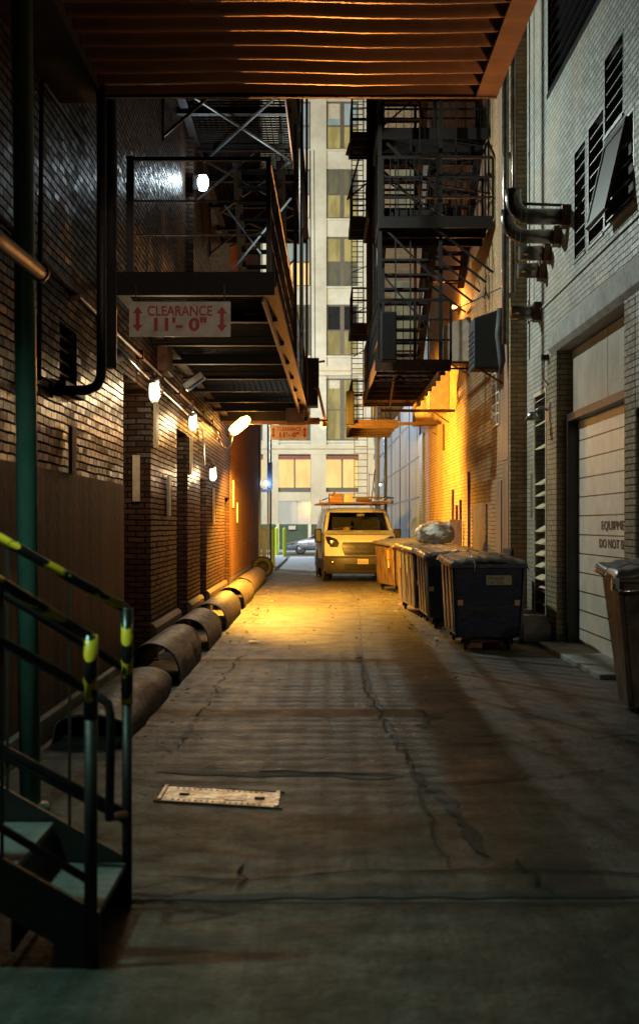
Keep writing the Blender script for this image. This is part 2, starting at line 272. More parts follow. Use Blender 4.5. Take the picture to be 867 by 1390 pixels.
# ------------------------------------------------------------------ mesh builder
ORG = {}
class MB:
    def __init__(s): s.v = []; s.f = []; s.sm = []
    def add(s, vs, fs, smooth=False):
        k = len(s.v); s.v += [tuple(v) for v in vs]; s.f += [tuple(i + k for i in f) for f in fs]; s.sm += [smooth] * len(fs); return s
    def box(s, x0, x1, y0, y1, z0, z1, mat=None):
        vs = [Vector(c) for c in ((x0,y0,z0),(x1,y0,z0),(x1,y1,z0),(x0,y1,z0),(x0,y0,z1),(x1,y0,z1),(x1,y1,z1),(x0,y1,z1))]
        if mat: vs = [mat @ v for v in vs]
        return s.add(vs, [(0,3,2,1),(4,5,6,7),(0,1,5,4),(1,2,6,5),(2,3,7,6),(3,0,4,7)])
    def bar(s, p, q, w, h=None):
        h = h or w; p = Vector(p); q = Vector(q); d = q - p; L = d.length
        if L < 1e-6: return s
        m = Matrix.Translation(p) @ d.to_track_quat('Z', 'X').to_matrix().to_4x4()
        return s.box(-w/2, w/2, -h/2, h/2, 0, L, m)
    def tube(s, pts, r, n=8, cap=True, smooth=True):
        pts = [Vector(p) for p in pts]; rs = r if isinstance(r, (list, tuple)) else [r] * len(pts)
        vs = []; prev = None
        for i, p in enumerate(pts):
            d = (pts[min(i+1, len(pts)-1)] - pts[max(i-1, 0)]).normalized()
            if prev is None: a = d.orthogonal().normalized()
            else: a = (prev - d * prev.dot(d)).normalized()
            prev = a; c = d.cross(a)
            vs += [p + (a * math.cos(t * 2 * math.pi / n) + c * math.sin(t * 2 * math.pi / n)) * rs[i] for t in range(n)]
        fs = [(i*n+j, i*n+(j+1)%n, (i+1)*n+(j+1)%n, (i+1)*n+j) for i in range(len(pts)-1) for j in range(n)]
        s.add(vs, fs, smooth)
        if cap:
            k = len(s.v) - len(vs); L = (len(pts)-1)*n
            s.f += [tuple(k + j for j in reversed(range(n))), tuple(k + L + j for j in range(n))]; s.sm += [False, False]
        return s
    def lathe(s, prof, c=(0,0,0), n=16, axis='z', smooth=True):
        c = Vector(c); vs = []
        for r, h in prof:
            for j in range(n):
                t = 2*math.pi*j/n; a, b = r*math.cos(t), r*math.sin(t)
                v = {'z': (a, b, h), 'y': (a, h, b), 'x': (h, a, b)}[axis]; vs.append(c + Vector(v))
        fs = [(i*n+j, i*n+(j+1)%n, (i+1)*n+(j+1)%n, (i+1)*n+j) for i in range(len(prof)-1) for j in range(n)]
        s.add(vs, fs, smooth)
        return s
    def prism(s, poly, axis, a, b):
        """poly of 2d points extruded along axis ('x': (y,z), 'y': (x,z), 'z': (x,y)) from a to b"""
        n = len(poly)
        def P(u, t): return {'x': (t, u[0], u[1]), 'y': (u[0], t, u[1]), 'z': (u[0], u[1], t)}[axis]
        vs = [P(u, a) for u in poly] + [P(u, b) for u in poly]
        return s.add(vs, [tuple(reversed(range(n))), tuple(range(n, 2*n))] + [(i, (i+1) % n, n+(i+1) % n, n+i) for i in range(n)])
    def clusters(s, each):
        n = len(s.v); par = list(range(n))
        def find(a):
            while par[a] != a: par[a] = par[par[a]]; a = par[a]
            return a
        for f in s.f:
            r0 = find(f[0])
            for i in f[1:]:
                r1 = find(i)
                if r1 != r0: par[r1] = r0
        isl = {}
        for i in range(n): isl.setdefault(find(i), []).append(i)
        ks = list(isl)
        if len(ks) < 2 or len(ks) > 90 and not each: return None
        if each: return [set(isl[k]) for k in ks]
        bx = [(tuple(min(s.v[i][a] for i in isl[k]) for a in range(3)), tuple(max(s.v[i][a] for i in isl[k]) for a in range(3))) for k in ks]
        cp = list(range(len(ks)))
        def fc(a):
            while cp[a] != a: a = cp[a]
            return a
        for a in range(len(ks)):
            sa = max(bx[a][1][q]-bx[a][0][q] for q in range(3))
            for b in range(a+1, len(ks)):
                sb = max(bx[b][1][q]-bx[b][0][q] for q in range(3))
                gp = math.sqrt(sum(max(0, bx[a][0][q]-bx[b][1][q], bx[b][0][q]-bx[a][1][q])**2 for q in range(3)))
                if gp <= max(.019, .48*max(sa, sb)):
                    ra, rb = fc(a), fc(b)
                    if ra != rb: cp[rb] = ra
        gr = {}
        for a in range(len(ks)): gr.setdefault(fc(a), set()).update(isl[ks[a]])
        return list(gr.values()) if len(gr) > 1 else None
    def build(s, name, mat, parent=None, bevel=0, sub=0, solid=0, each=False):
        cl = s.clusters(each) if parent else None
        if not cl: return s.build1(name, mat, parent, bevel, sub, solid)
        first = None
        for c in cl:
            m = MB(); idx = {}
            for f, sm in zip(s.f, s.sm):
                if f[0] in c:
                    for i in f:
                        if i not in idx: idx[i] = len(m.v); m.v.append(s.v[i])
                    m.f.append(tuple(idx[i] for i in f)); m.sm.append(sm)
            if m.f:
                o = m.build1(name, mat, parent, bevel, sub, solid); first = first or o
        return first
    def build1(s, name, mat, parent=None, bevel=0, sub=0, solid=0):
        o0 = ORG.get(parent.name, Vector()) if parent else Vector()
        me = bpy.data.meshes.new(name); me.from_pydata([Vector(v) - o0 for v in s.v], [], s.f)
        me.materials.append(mat if not isinstance(mat, str) else M[mat]); me.polygons.foreach_set('use_smooth', s.sm)
        me.update()
        import bmesh
        bm = bmesh.new(); bm.from_mesh(me); bmesh.ops.recalc_face_normals(bm, faces=bm.faces[:]); bm.to_mesh(me); bm.free()
        o = bpy.data.objects.new(name, me); COL.objects.link(o)
        if parent: o.parent = parent; ORG[o.name] = o0
        if solid: md = o.modifiers.new('solid', 'SOLIDIFY'); md.thickness = solid
        if bevel: md = o.modifiers.new('bevel', 'BEVEL'); md.width = bevel; md.segments = 2; md.limit_method = 'ANGLE'
        if sub: md = o.modifiers.new('sub', 'SUBSURF'); md.levels = sub; md.render_levels = sub
        return o
def tag(o, label=None, cat=None, group=None, kind=None):
    if label: o['label'] = label
    if cat: o['category'] = cat
    if group: o['group'] = group
    if kind: o['kind'] = kind
    return o
def thing(name, label, cat, loc=(0,0,0), rz=0, group=None, world=False):
    o = bpy.data.objects.new(name, None); o.empty_display_size = .2; COL.objects.link(o)
    o.location = loc; o.rotation_euler = (0, 0, rz); tag(o, label, cat, group)
    if world: ORG[o.name] = Vector(loc)
    return o
def B(*a): return MB().box(*a)
def text(name, s, size, mat, parent, mtx, width=None, ext=.002, bold=0):
    c = bpy.data.curves.new(name, 'FONT'); c.body = s; c.size = size; c.extrude = ext; c.align_x = 'CENTER'; c.align_y = 'CENTER'; c.offset = bold; c.resolution_u = 3
    t = bpy.data.objects.new(name, c); COL.objects.link(t); bpy.context.view_layer.update()
    me = bpy.data.meshes.new_from_object(t.evaluated_get(bpy.context.evaluated_depsgraph_get()))
    bpy.data.objects.remove(t); bpy.data.curves.remove(c)
    if width:
        xs = [v.co.x for v in me.vertices]; k = width / (max(xs) - min(xs))
        for v in me.vertices: v.co.x *= k
    me.transform(mtx); me.materials.clear(); me.materials.append(M[mat])
    o0 = ORG.get(parent.name, Vector()); me.transform(Matrix.Translation(-o0))
    o = bpy.data.objects.new(name, me); o.parent = parent; COL.objects.link(o); ORG[o.name] = o0
    return o
FRONT = Matrix.Rotation(R(90), 4, 'X')                       # text standing up, read from -Y
def at(x, y, z, rot=FRONT): return Matrix.Translation((x, y, z)) @ rot
def copy_tree(o, parent=None):
    c = o.copy(); COL.objects.link(c); c.parent = parent
    for ch in list(o.children): copy_tree(ch, c)
    return c
def sheet_x(mb, X, y0, y1, z0, z1, ops, depth):
    """wall plane at X with openings (ya,yb,za,zb); reveals go back by depth (signed)"""
    ys = sorted({y0, y1, *[c for o in ops for c in o[:2] if y0 < c < y1]}); zs = sorted({z0, z1, *[c for o in ops for c in o[2:] if z0 < c < z1]})
    for a, b in zip(ys, ys[1:]):
        for c, d in zip(zs, zs[1:]):
            my, mz = (a+b)/2, (c+d)/2
            if any(o[0] < my < o[1] and o[2] < mz < o[3] for o in ops): continue
            mb.add([(X,a,c),(X,b,c),(X,b,d),(X,a,d)], [(0,1,2,3)])
    for (a, b, c, d) in ops:
        D = X + depth
        mb.add([(X,b,c),(D,b,c),(D,b,d),(X,b,d)], [(0,1,2,3)]); mb.add([(X,a,c),(D,a,c),(D,a,d),(X,a,d)], [(0,1,2,3)])
        mb.add([(X,a,d),(X,b,d),(D,b,d),(D,a,d)], [(0,1,2,3)])
        if c > z0 + .01: mb.add([(X,a,c),(X,b,c),(D,b,c),(D,a,c)], [(0,1,2,3)])
# ================================================================== SETTING
def jag(pts, wd, seed, z, step=.12, amp=.03):
    """a thin ragged strip on the ground along pts"""
    rnd = random.Random(seed); mb = MB(); P = [Vector(p) for p in pts]; L = []
    for a, b in zip(P, P[1:]):
        n = max(1, int((b-a).length/step))
        for i in range(n): L.append(a.lerp(b, i/n))
    L.append(P[-1]); vs = []
    for i, p in enumerate(L):
        d = (L[min(i+1, len(L)-1)] - L[max(i-1, 0)]).normalized(); nrm = Vector((-d.y, d.x)); o = nrm * rnd.uniform(-amp, amp)
        k = wd * rnd.uniform(.35, 1.2) * (0.15 if i in (0, len(L)-1) else 1); q = p + o
        vs += [(q.x + nrm.x*k/2, q.y + nrm.y*k/2, z), (q.x - nrm.x*k/2, q.y - nrm.y*k/2, z)]
    return mb.add(vs, [(2*i, 2*i+1, 2*i+3, 2*i+2) for i in range(len(L)-1)])
def V2(*a): return [Vector(p) for p in a]
g = B(-150, 150, -60, 66, -.3, 0).build('ground', 'ground'); tag(g, kind='structure')
tag(B(-400, 400, 66, 82, -.3, -.1).build('road', 'asphalt'), kind='structure')
tag(B(-400, 400, 82, 400, -.3, .02).build('pavement', 'walk'), kind='structure')
tag(MB().prism([(-2.0, 46.1), (-1.5, 46.1), (-1.42, 60), (-1.7, 66), (-30, 66), (-30, 46.3), (-2.0, 46.3)], 'z', 0, .09).build('side_pavement', 'walk', bevel=.01), kind='structure')
tag(B(-1.38, 2.7, 45, 66, .003, .006).build('street_apron', 'walk'), kind='structure')
m = MB(); 
for y in (68.5, 79.5): m.box(-60, 60, y, y+.12, -.1, -.094)
tag(m.build('lane_marking', 'yellow'), kind='structure')
patch = jag(V2((.72, 35), (.80, 28), (.72, 22.5), (.58, 18), (.50, 15.2), (.52, 12.5), (.62, 9), (.60, 6.2)), .03, 1, .004, .2, .02)
tag(patch.build('asphalt_patch', 'asphalt'), kind='structure')
tag(jag(V2((-1.05, 8.6), (-.5, 8.52), (.1, 8.5), (.55, 8.42)), .20, 61, .004, .12, .03).build('tar_patch', 'asphalt'), kind='structure')
tag(jag(V2((-1.9, 5.72), (-.4, 5.70), (.8, 5.74), (2.8, 5.72)), .11, 62, .004, .15, .02).build('tar_patch', 'asphalt'), kind='structure')
tag(jag(V2((.62, 8.6), (.75, 7.6), (.80, 6.4)), .09, 63, .0055, .1, .02).build('tar_patch', 'asphalt'), kind='structure')
cr = MB()
def crk(pts, wd, seed, amp=.03):
    c = jag(V2(*pts), wd, seed, .0085, .09, amp); cr.add(c.v, c.f)
crk([(.50, 15.2), (.44, 13), (.50, 11.6), (.56, 10.0), (.62, 8.6)], .02, 2)
crk([(-.25, 17.2), (-.62, 16.9), (-.95, 16.1), (-1.0, 14), (-.98, 12), (-1.02, 9.7), (-1.06, 9.1)], .016, 3, .05)
crk([(-1.0, 8.72), (-.4, 8.62), (.15, 8.5), (.55, 8.45)], .035, 4)
crk([(-1.2, 8.3), (.4, 8.1)], .02, 14); crk([(.9, 9.6), (1.6, 9.75), (2.6, 10.2)], .03, 5); crk([(.8, 8.2), (1.5, 8.4), (2.4, 9.0)], .025, 6)
crk([(-.8, 6.02), (-.3, 5.98), (.2, 6.1), (.9, 6.15), (1.6, 6.05)], .03, 7); crk([(-.33, 6.25), (-.36, 5.8)], .02, 8)
crk([(.95, 6.35), (1.0, 5.7)], .02, 9); crk([(.8, 11.6), (.95, 11.0), (.72, 10.2)], .03, 10, .06); crk([(.5, 14.6), (1.3, 14.3), (2.8, 14.2)], .025, 11)
crk([(-1.2, 12.4), (-.3, 12.1), (.4, 12.2)], .018, 15); crk([(-.3, 19.5), (.5, 19.8), (1.4, 19.4)], .03, 16); crk([(-1.2, 23.5), (0, 23.9), (1.3, 23.6)], .03, 17)
crk([(1.0, 12.7), (1.7, 13.0), (2.9, 12.6)], .03, 12); crk([(0, 10.4), (-.6, 10.3)], .03, 18); crk([(1.15, 9.95), (1.5, 10.15)], .035, 19)
for q in range(5):
    a0 = q*.5; crk([(.98+.30*math.cos(a0+t*.35)*(1+.06*q), 12.1+.33*math.sin(a0+t*.35)) for t in range(4)], .02, 40+q, .02)
crk([(.7, 12.2), (1.0, 12.05), (1.35, 12.15)], .03, 50, .03)
tag(cr.build('cracks', 'crack'), kind='structure')
j = MB()
for y in (15.2, 20.4, 26.0, 31.5, 37.2): j.box(-1.35, 2.88, y, y+.018, .0125, .013)
for y in (12.2, 17.9): j.box(.6, 2.9, y, y+.015, .0125, .013)
j.box(-2.0, 2.9, 5.56, 5.585, .0125, .013)
tag(j.build('slab_joints', 'crack'), kind='structure')
lt = MB(); rnd = random.Random(5)
for i in range(900):
    y = rnd.choice([rnd.uniform(9, 36), rnd.uniform(17, 28)]); x = rnd.choice([rnd.gauss(-1.15, .12), rnd.gauss(1.45, .22), rnd.uniform(-1.2, 1.6)])
    s = rnd.uniform(.008, .03); a = rnd.uniform(0, 6.3); m4 = Matrix.Translation((x, y, .015 + s*.3)) @ Matrix.Rotation(a, 4, 'Z') @ Matrix.Rotation(rnd.uniform(-.5, .5), 4, 'X')
    lt.add([m4 @ Vector(q) for q in ((-s, -s*.6, 0), (s, -s*.5, 0), (s*.8, s*.6, .004), (-s*.7, s*.5, .002))], [(0,1,2,3)])
tag(lt.build('leaf_litter', 'wood'), 'small dry leaves and grit scattered over the alley floor', 'litter', kind='stuff')
# ================================================================== LEFT BUILDING
LW = -2.05
lb = thing('brick_building', 'dark brown glazed brick building with deep door recesses along the left side', 'building', (-2.05, 8, 0), world=True)
ops = [(10.55, 11.3, 2.75, 3.22), (14.0, 16.3, 0, 3.2), (19.3, 20.9, 0, 3.0), (23.1, 24.4, 0, 2.4), (29.2, 30.7, 0, 2.2)]
mb = MB(); sheet_x(mb, LW, -6, 46, 0, 34, ops, -.7)
mb.box(-14, LW-.7, -6, 46, 0, 34); mb.add([(LW,46,0),(LW-.7,46,0),(LW-.7,46,34),(LW,46,34)], [(0,1,2,3)])
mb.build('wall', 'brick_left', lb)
MB().box(LW+.001, LW+.006, 31.05, 45.75, .39, 34).build('red_brick_stretch', 'brick_red', lb)
# pilaster above, lit by the white flood
MB().box(LW, -1.93, 20.6, 22.4, 3.9, 34).build('pilaster', 'brick_left', lb)
MB().box(LW, LW+.012, 8.2, 13.98, .19, 2.02).build('rendered_dado', 'render', lb)
MB().box(LW, LW+.06, -6, 13.98, 0, .188).build('kerb_course', 'concrete', lb, bevel=.01)
for a, b in ((16.3, 19.3), (20.9, 23.1), (24.4, 29.2), (30.7, 46)):
    MB().prism([(LW, 0), (LW+.07, 0), (LW+.07, .33), (LW+.03, .38), (LW, .38)], 'y', a-.03 if a < 30 else a, b+.03 if b < 40 else b).build('plinth', 'plinth', lb)
for (a, b, h) in ((14.0, 16.3, 2.3), (19.3, 20.9, 2.25), (23.1, 24.4, 2.2), (29.2, 30.7, 2.1)):
    d = MB().box(LW-.68, LW-.64, a+.12, b-.12, 0, h).build('door', 'vandark', lb, bevel=.005)
    MB().box(LW-.64, LW-.60, a+.2, a+.32, .95, 1.12).build('handle', 'steel', d)
    MB().box(LW-.69, LW-.6, a, a+.11, 0, h).box(LW-.69, LW-.6, b-.11, b, 0, h).box(LW-.69, LW-.6, a, b, h, h+.1).build('door_frame', 'steel', lb)
wn = MB().box(LW-.2, LW-.14, 10.56, 11.29, 2.76, 3.21).build('window', 'w_dark', lb)
m = MB()
for k in range(4): m.bar((LW-.06, 10.56, 2.84+k*.1), (LW-.06, 11.29, 2.84+k*.1), .02)
m.build('bars', 'steel', wn)
MB().box(LW-.02, LW+.06, 10.5, 11.4, 2.66, 2.745).build('window_sill', 'plinth', lb, bevel=.006)
MB().box(LW, LW+.03, 30.85, 31.0, .4, 3.2).build('cover_strip', 'rust', lb)
MB().box(LW+.002, LW+.06, 45.8, 45.98, 0, 34).build('corner_guard', 'bluesteel', lb)
# boards fixed to the left wall
for i, (y0, y1, z0, z1, lab) in enumerate([(16.45, 16.75, 2.55, 3.12, 'tall pale board at the top edge of the first recess'), (17.9, 18.15, 1.72, 2.25, 'narrow pale board low on the pier between first and second recess'),
        (21.05, 21.35, 2.4, 2.98, 'pale board beside the top of the second recess under the middle jar lamp'), (10.85, 11.05, 2.02, 2.4, 'brown wood strip under the small barred window'),
        (25.6, 25.85, 1.65, 2.3, 'slim pale strip just beyond the third recess'), (31.6, 31.9, 2.0, 2.65, 'upper pale strip on the orange lit wall'), (33.2, 33.5, 1.65, 2.15, 'lower pale strip on the orange lit wall')]):
    tag(MB().box(LW+.013, LW+.045, y0, y1, z0, z1).build('wall_board', 'paleboard' if i != 3 else 'wood', bevel=.004), lab, 'board', 'boards fixed to the left wall')
tag(MB().box(LW-.22, LW-.13, 16.26, 16.298, 1.88, 2.45).build('wall_board', 'paleboard', bevel=.004), 'pale yellow board on the camera facing jamb of the first recess', 'board', 'boards fixed to the left wall')
for y in (9.9, 10.55, 12.2):
    pass
# conduits
cd_ = MB(); cd_.tube([(LW+.05, 8, 3.53), (LW+.05, 9.8, 3.53), (LW+.05, 13.2, 3.50), (LW+.05, 19, 3.5), (LW+.05, 27.0, 3.5), (LW+.05, 27.4, 3.42)], .022)
for y in range(9, 27, 2): cd_.box(LW, LW+.08, y, y+.04, 3.46, 3.57)
tag(cd_.build('conduit', 'rust'), 'rusty upper conduit running level along the left brick wall', 'pipe')
cd2 = MB(); cd2.tube([(LW+.05, 12.6, 3.38), (LW+.05, 15, 3.33), (LW+.05, 19.6, 3.30), (LW+.05, 23.0, 3.26), (LW+.05, 23.3, 3.1), (LW+.05, 23.4, 2.65)], .018)
for y in (13.5, 17, 21.5): cd2.box(LW, LW+.07, y, y+.04, 3.27, 3.37)
tag(cd2.build('conduit', 'galv'), 'thin pale conduit linking the three jar lamps', 'pipe')
tag(MB().tube([(LW-.02, 10.2, 2.63), (-1.78, 10.2, 2.63), (-1.70, 10.2, 2.66), (-1.665, 10.2, 2.73), (-1.66, 10.2, 2.85), (-1.66, 10.2, 6.6)], .038, 12).lathe([(.06, 0), (.06, .03), (.0, .031)], (LW-.01, 10.2, 2.63), 12, 'x').build('drain_pipe', 'black'), 'black pipe dropping from above and turning into the left wall', 'pipe')
tag(MB().tube([(-1.86, 11.9, 3.0), (-1.86, 12.0, 9.5)], .06, 10).build('drain_pipe', 'black'), 'straight black downpipe behind the near end of the left fire escape', 'pipe')
gp = thing('standpipe', 'tall green painted pipe standing behind the stair rails', 'pipe', (-1.6, 7.4, 0), world=True)
MB().tube([(-1.6, 7.4, 0), (-1.665, 7.4, 6.2)], .058, 20).build('pipe', 'greenpole', gp)
MB().lathe([(.0, .05), (.1, .05), (.11, .02), (.11, 0)], (-1.6, 7.4, 0), 16).build('base_flange', 'greenpole', gp)
MB().tube([(-1.56, 5.2, 2.96), (-1.50, 7.18, 2.96)], .04, 12).lathe([(.045, 0), (.05, .0), (.05, .05), (0, .05)], (-1.5, 7.15, 2.96), 12, 'y').build('side_outlet', 'ironsoft', gp)
tag(MB().tube([(-1.93, 9.2, 2.6), (-1.93, 9.3, 4.7), (-1.93, 10.9, 4.75)], .018).build('cable_run', 'black'), 'thin black cable looping over the upper left wall', 'cable')
# wall boxes on the left
fb = thing('flood_lamp', 'unlit tilted floodlight box above the first jar lamp', 'lamp', (LW, 18.4, 3.4), world=True)
mt = Matrix.Translation((-1.72, 18.4, 3.58)) @ Matrix.Rotation(R(-35), 4, 'Y')
MB().box(-.16, .16, -.12, .12, -.05, .05, mt).build('housing', 'galv', fb, bevel=.01)
MB().box(-.14, .14, -.10, .10, -.062, -.0505, mt).build('glass', 'w_dark', fb)
MB().bar((LW+.0, 18.4, 3.75), (-1.74, 18.4, 3.62), .03).box(LW, LW+.05, 18.3, 18.5, 3.65, 3.85).build('bracket', 'steel', fb)
tag(MB().box(LW, LW+.14, 16.9, 17.5, 3.55, 4.0).build('junction_box', 'rust', bevel=.01), 'brown metal junction box between the near sign and the floodlight', 'box')
# jar lamps
def jar_lamp(x, y, z, lab, s=1.0):
    t = thing('jar_lamp', lab, 'lamp', (x, y, z), group='warm jar lamps on the left wall')
    MB().lathe([(.0, .155), (.045, .15), (.06, .12), (.06, .085), (.0, .085)], n=14).build('cap', 'galv', t)
    g = MB().lathe([(.0, -.12), (.035, -.115), (.052, -.08), (.055, .03), (.048, .08), (.0, .081)], n=14).build('glass', 'e_warm', t)
    m = MB()
    for k in range(4):
        a = k*math.pi/2 + .4; c, s_ = math.cos(a)*.064, math.sin(a)*.064
        m.tube([(c, s_, .09), (c*1.05, s_*1.05, -.06), (c*.6, s_*.6, -.135), (0, 0, -.145)], .004, 5)
    m.build('cage', 'galv', t)
    MB().tube([(0, 0, .15), (0, 0, .2), (-.06, 0, .23), (LW - x, 0, .23)], .016, 8).lathe([(.05, 0), (.05, .02), (0, .021)], (LW-x, 0, .23), 12, 'x').build('arm', 'galv', t)
    plight('jar_light', (x+.2, y-.02, z-.03), P_JAR, (1, .70, .38), .05)
    return t
jar_lamp(-1.86, 15.1, 3.12, 'nearest lit jar lamp, just under the near clearance sign')
jar_lamp(-1.86, 19.75, 3.12, 'middle lit jar lamp above the second recess')
jar_lamp(-1.86, 23.5, 2.50, 'lowest and farthest lit jar lamp, beside the third recess')
sd = thing('sodium_lamp', 'tilted orange sodium lamp glowing on a curved arm', 'lamp', (LW, 27.4, 3.2), world=True)
MB().tube([(LW, 27.3, 3.38), (-1.98, 27.35, 3.22), (-1.88, 27.4, 3.16), (-1.80, 27.4, 3.24), (-1.76, 27.4, 3.42)], .02, 8).build('arm', 'galv', sd)
mt = Matrix.Translation((-1.62, 27.4, 3.66)) @ Matrix.Rotation(R(40), 4, 'Y')
def lathe_m(prof, mt, n=16):
    q = MB(); k = MB().lathe(prof, n=n); return q.add([mt @ Vector(v) for v in k.v], k.f, True)
mtx = Matrix.Translation((-1.64, 27.4, 3.62)) @ Matrix.Rotation(R(50), 4, 'Y')
lathe_m([(0, .30), (.06, .28), (.115, .15), (.11, -.12), (.07, -.22), (0, -.24)], mtx).build('glass', 'e_sodium', sd)
lathe_m([(.0, -.30), (.06, -.29), (.08, -.2), (.0, -.2)], mtx).build('cap', 'galv', sd)
plight('sodium_light', (-.95, 28.62, 3.62), P_SODIUM, (1, .47, .05), .16, 167, (.5, .12, -.72), .12)
plight('sodium_glow', (-1.42, 28.7, 3.6), 110, (1, .42, .08), .06)
plight('sodium_front_glow', (-1.5, 27.15, 3.55), 45, (1, .45, .10), .06)
# added lamp on the fire escape's outer end, throws orange onto the canopy
hl_ = thing('added_hooded_lamp', 'added small hooded orange lamp at the outer far corner of the left fire escape', 'lamp', (.12, 28.3, 3.75), world=True)
MB().lathe([(0, 3.80), (.05, 3.79), (.09, 3.68), (.08, 3.68), (0, 3.78)], (.12, 28.32, 0), 14).build('hood', 'rust', hl_)
MB().lathe([(0, 3.64), (.045, 3.66), (.05, 3.70), (0, 3.74)], (.12, 28.32, 0), 12).build('glass', 'e_sodium', hl_)
plight('added_canopy_spot', (.26, 28.1, 3.60), 5000, (1, .36, .07), .05, 21, (.15, -19, 1.45), .8)
# bright white flood high on pilaster
fl = thing('flood_lamp', 'glaring white floodlight high on the left wall behind the railing', 'lamp', (-1.93, 20.6, 6.87), world=True)
MB().box(-1.93, -1.83, 20.45, 20.6, 6.75, 6.98).build('housing', 'steel', fl, bevel=.01)
MB().lathe([(0, -.12), (.06, -.11), (.09, -.04), (.09, .05), (.06, .11), (0, .12)], (-1.78, 20.5, 6.87), 14).build('glass', 'e_white', fl)
plight('flood_light', (-1.66, 20.5, 6.87), P_FLOOD, (.82, .96, .88), .04, 150, (1, -.16, -.5), .5)
plight('flood_glow', (-1.72, 20.3, 6.87), 22, (.75, .92, 1), .06)
# added unseen uplight over the side door, beyond the right edge of the frame, washes the canopy
up = thing('added_up_light', 'added warm uplight, unseen over the side door, washing the canopy', 'lamp', (3.15, 10.6, 3.1), world=True)
MB().box(2.98, 3.15, 10.45, 10.75, 3.05, 3.16).build('housing', 'steel', up, bevel=.01)
MB().box(3.0, 3.13, 10.47, 10.73, 3.161, 3.17).build('glass', 'e_warm', up)
plight('added_up_light', (3.0, 10.6, 3.3), 150, (1, .56, .28), .05, 104, (-1.2, -1.3, 1.7), .9)
# added warm lamp behind the camera, fills the near sign and dumpster fronts
dl = thing('added_fill_lamp', 'added warm fill lamp on the white wall behind the camera', 'lamp', (3.15, -3, 4.3), world=True)
MB().box(2.95, 3.15, -3.15, -2.85, 4.25, 4.4).build('housing', 'steel', dl, bevel=.01)
MB().box(2.97, 3.13, -3.13, -2.87, 4.2, 4.249).build('glass', 'e_warm', dl)
plight('added_fill_light', (2.85, -3, 4.15), 420, (1, .80, .60), .08, 22, (-.08, 1, -.165), .7)
plight('added_sign_fill', (2.8, -3, 4.15), 1500, (1, .82, .64), .08, 9.5, (-4.1, 15.5, -.62), .5)
ul = thing('sodium_lamp', 'small orange lamp on the upper tan wall behind the fire escape', 'lamp', (2.9, 27.2, 6.0), world=True)
MB().box(2.74, 2.899, 27.1, 27.3, 5.98, 6.1).build('housing', 'rust', ul, bevel=.01)
MB().bar((2.72, 26.9, 6.0), (2.80, 27.09, 6.04), .05).build('glass', 'e_sodium', ul)
plight('upper_sodium_light', (2.3, 26.9, 5.9), 800, (1, .44, .07), .06, 116, (-.6, -.25, -1), .5)
plight('upper_sodium_glow', (2.5, 26.8, 6.1), 160, (1, .38, .08), .05)
# teal wall lantern beyond left frame edge
wl = thing('wall_lantern', 'greenish wall lantern above the stairs', 'lamp', (LW, 4.6, 3.2), world=True)
MB().box(LW, LW+.2, 4.45, 4.75, 3.12, 3.34).build('housing', 'steel', wl, bevel=.01)
MB().box(LW+.02, LW+.18, 4.48, 4.72, 3.06, 3.119).build('glass', emis('teal_lamp_glass', (.55, 1, .85), 6), wl)
plight('lantern_light', (LW+.12, 4.6, 3.0), P_TEAL, (.50, 1, .80), .05, 150, (.35, .15, -1), .6)
# ================================================================== half-pipe wheel guards
def guard(y0, y1, r, lab, crush=0, dx=0, rot=0):
    t = thing('wheel_guard', lab, 'wheel guard', (-1.66+dx, y0, 0), rz=rot, group='half pipe wheel guards along the left wall')
    L = y1 - y0; n = 24; vs = []; ny = 36
    prof = []
    for k in range(n+1):
        a = math.pi * k / n
        prof.append((math.cos(a)*r, .12 + math.sin(a)*(.29-crush)))
    prof = [(r, 0)] + prof + [(-r, 0)]
    for i in range(ny+1):
        y = L*i/ny
        for (x, z) in prof:
            d = noise.noise(Vector((x*3, (y0+y)*1.7, z*3))) * (.009 + crush*.2) - max(0, noise.noise(Vector((x*4+7, (y0+y)*2.3, z*4)))-.3)*.06
            zz = z*(1 - crush*.9*(.5+.5*math.sin(y*2+1))) if crush else z
            vs.append((x + d, y + noise.noise(Vector((x*5, y0, z*5)))*.03, max(0, zz + d)))
    m_ = len(prof); fs = [(i*m_+k, i*m_+k+1, (i+1)*m_+k+1, (i+1)*m_+k) for i in range(ny) for k in range(m_-1)]
    q = MB().add(vs, fs, True).build('shell', 'guard', t, solid=.012)
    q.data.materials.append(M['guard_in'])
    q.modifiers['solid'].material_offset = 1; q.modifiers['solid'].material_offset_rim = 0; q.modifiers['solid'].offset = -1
    m = MB()
    for yy in (.25, L-.3): m.box(-r-.02, -r+.06, yy, yy+.06, 0, .02)
    m.build('foot_plate', 'rust', t)
    return t
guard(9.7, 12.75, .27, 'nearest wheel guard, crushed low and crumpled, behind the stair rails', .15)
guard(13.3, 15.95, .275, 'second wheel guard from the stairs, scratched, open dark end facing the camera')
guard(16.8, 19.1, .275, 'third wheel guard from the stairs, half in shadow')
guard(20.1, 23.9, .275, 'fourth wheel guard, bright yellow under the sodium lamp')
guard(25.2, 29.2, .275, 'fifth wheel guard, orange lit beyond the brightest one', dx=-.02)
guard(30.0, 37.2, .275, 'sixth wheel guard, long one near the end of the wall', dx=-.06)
tw = thing('guard_end_hoop', 'black tyre standing for the dark open end of the last guard pipe', 'hoop', (-1.66, 39.6, .33))  # stands for the black open end of one more half pipe
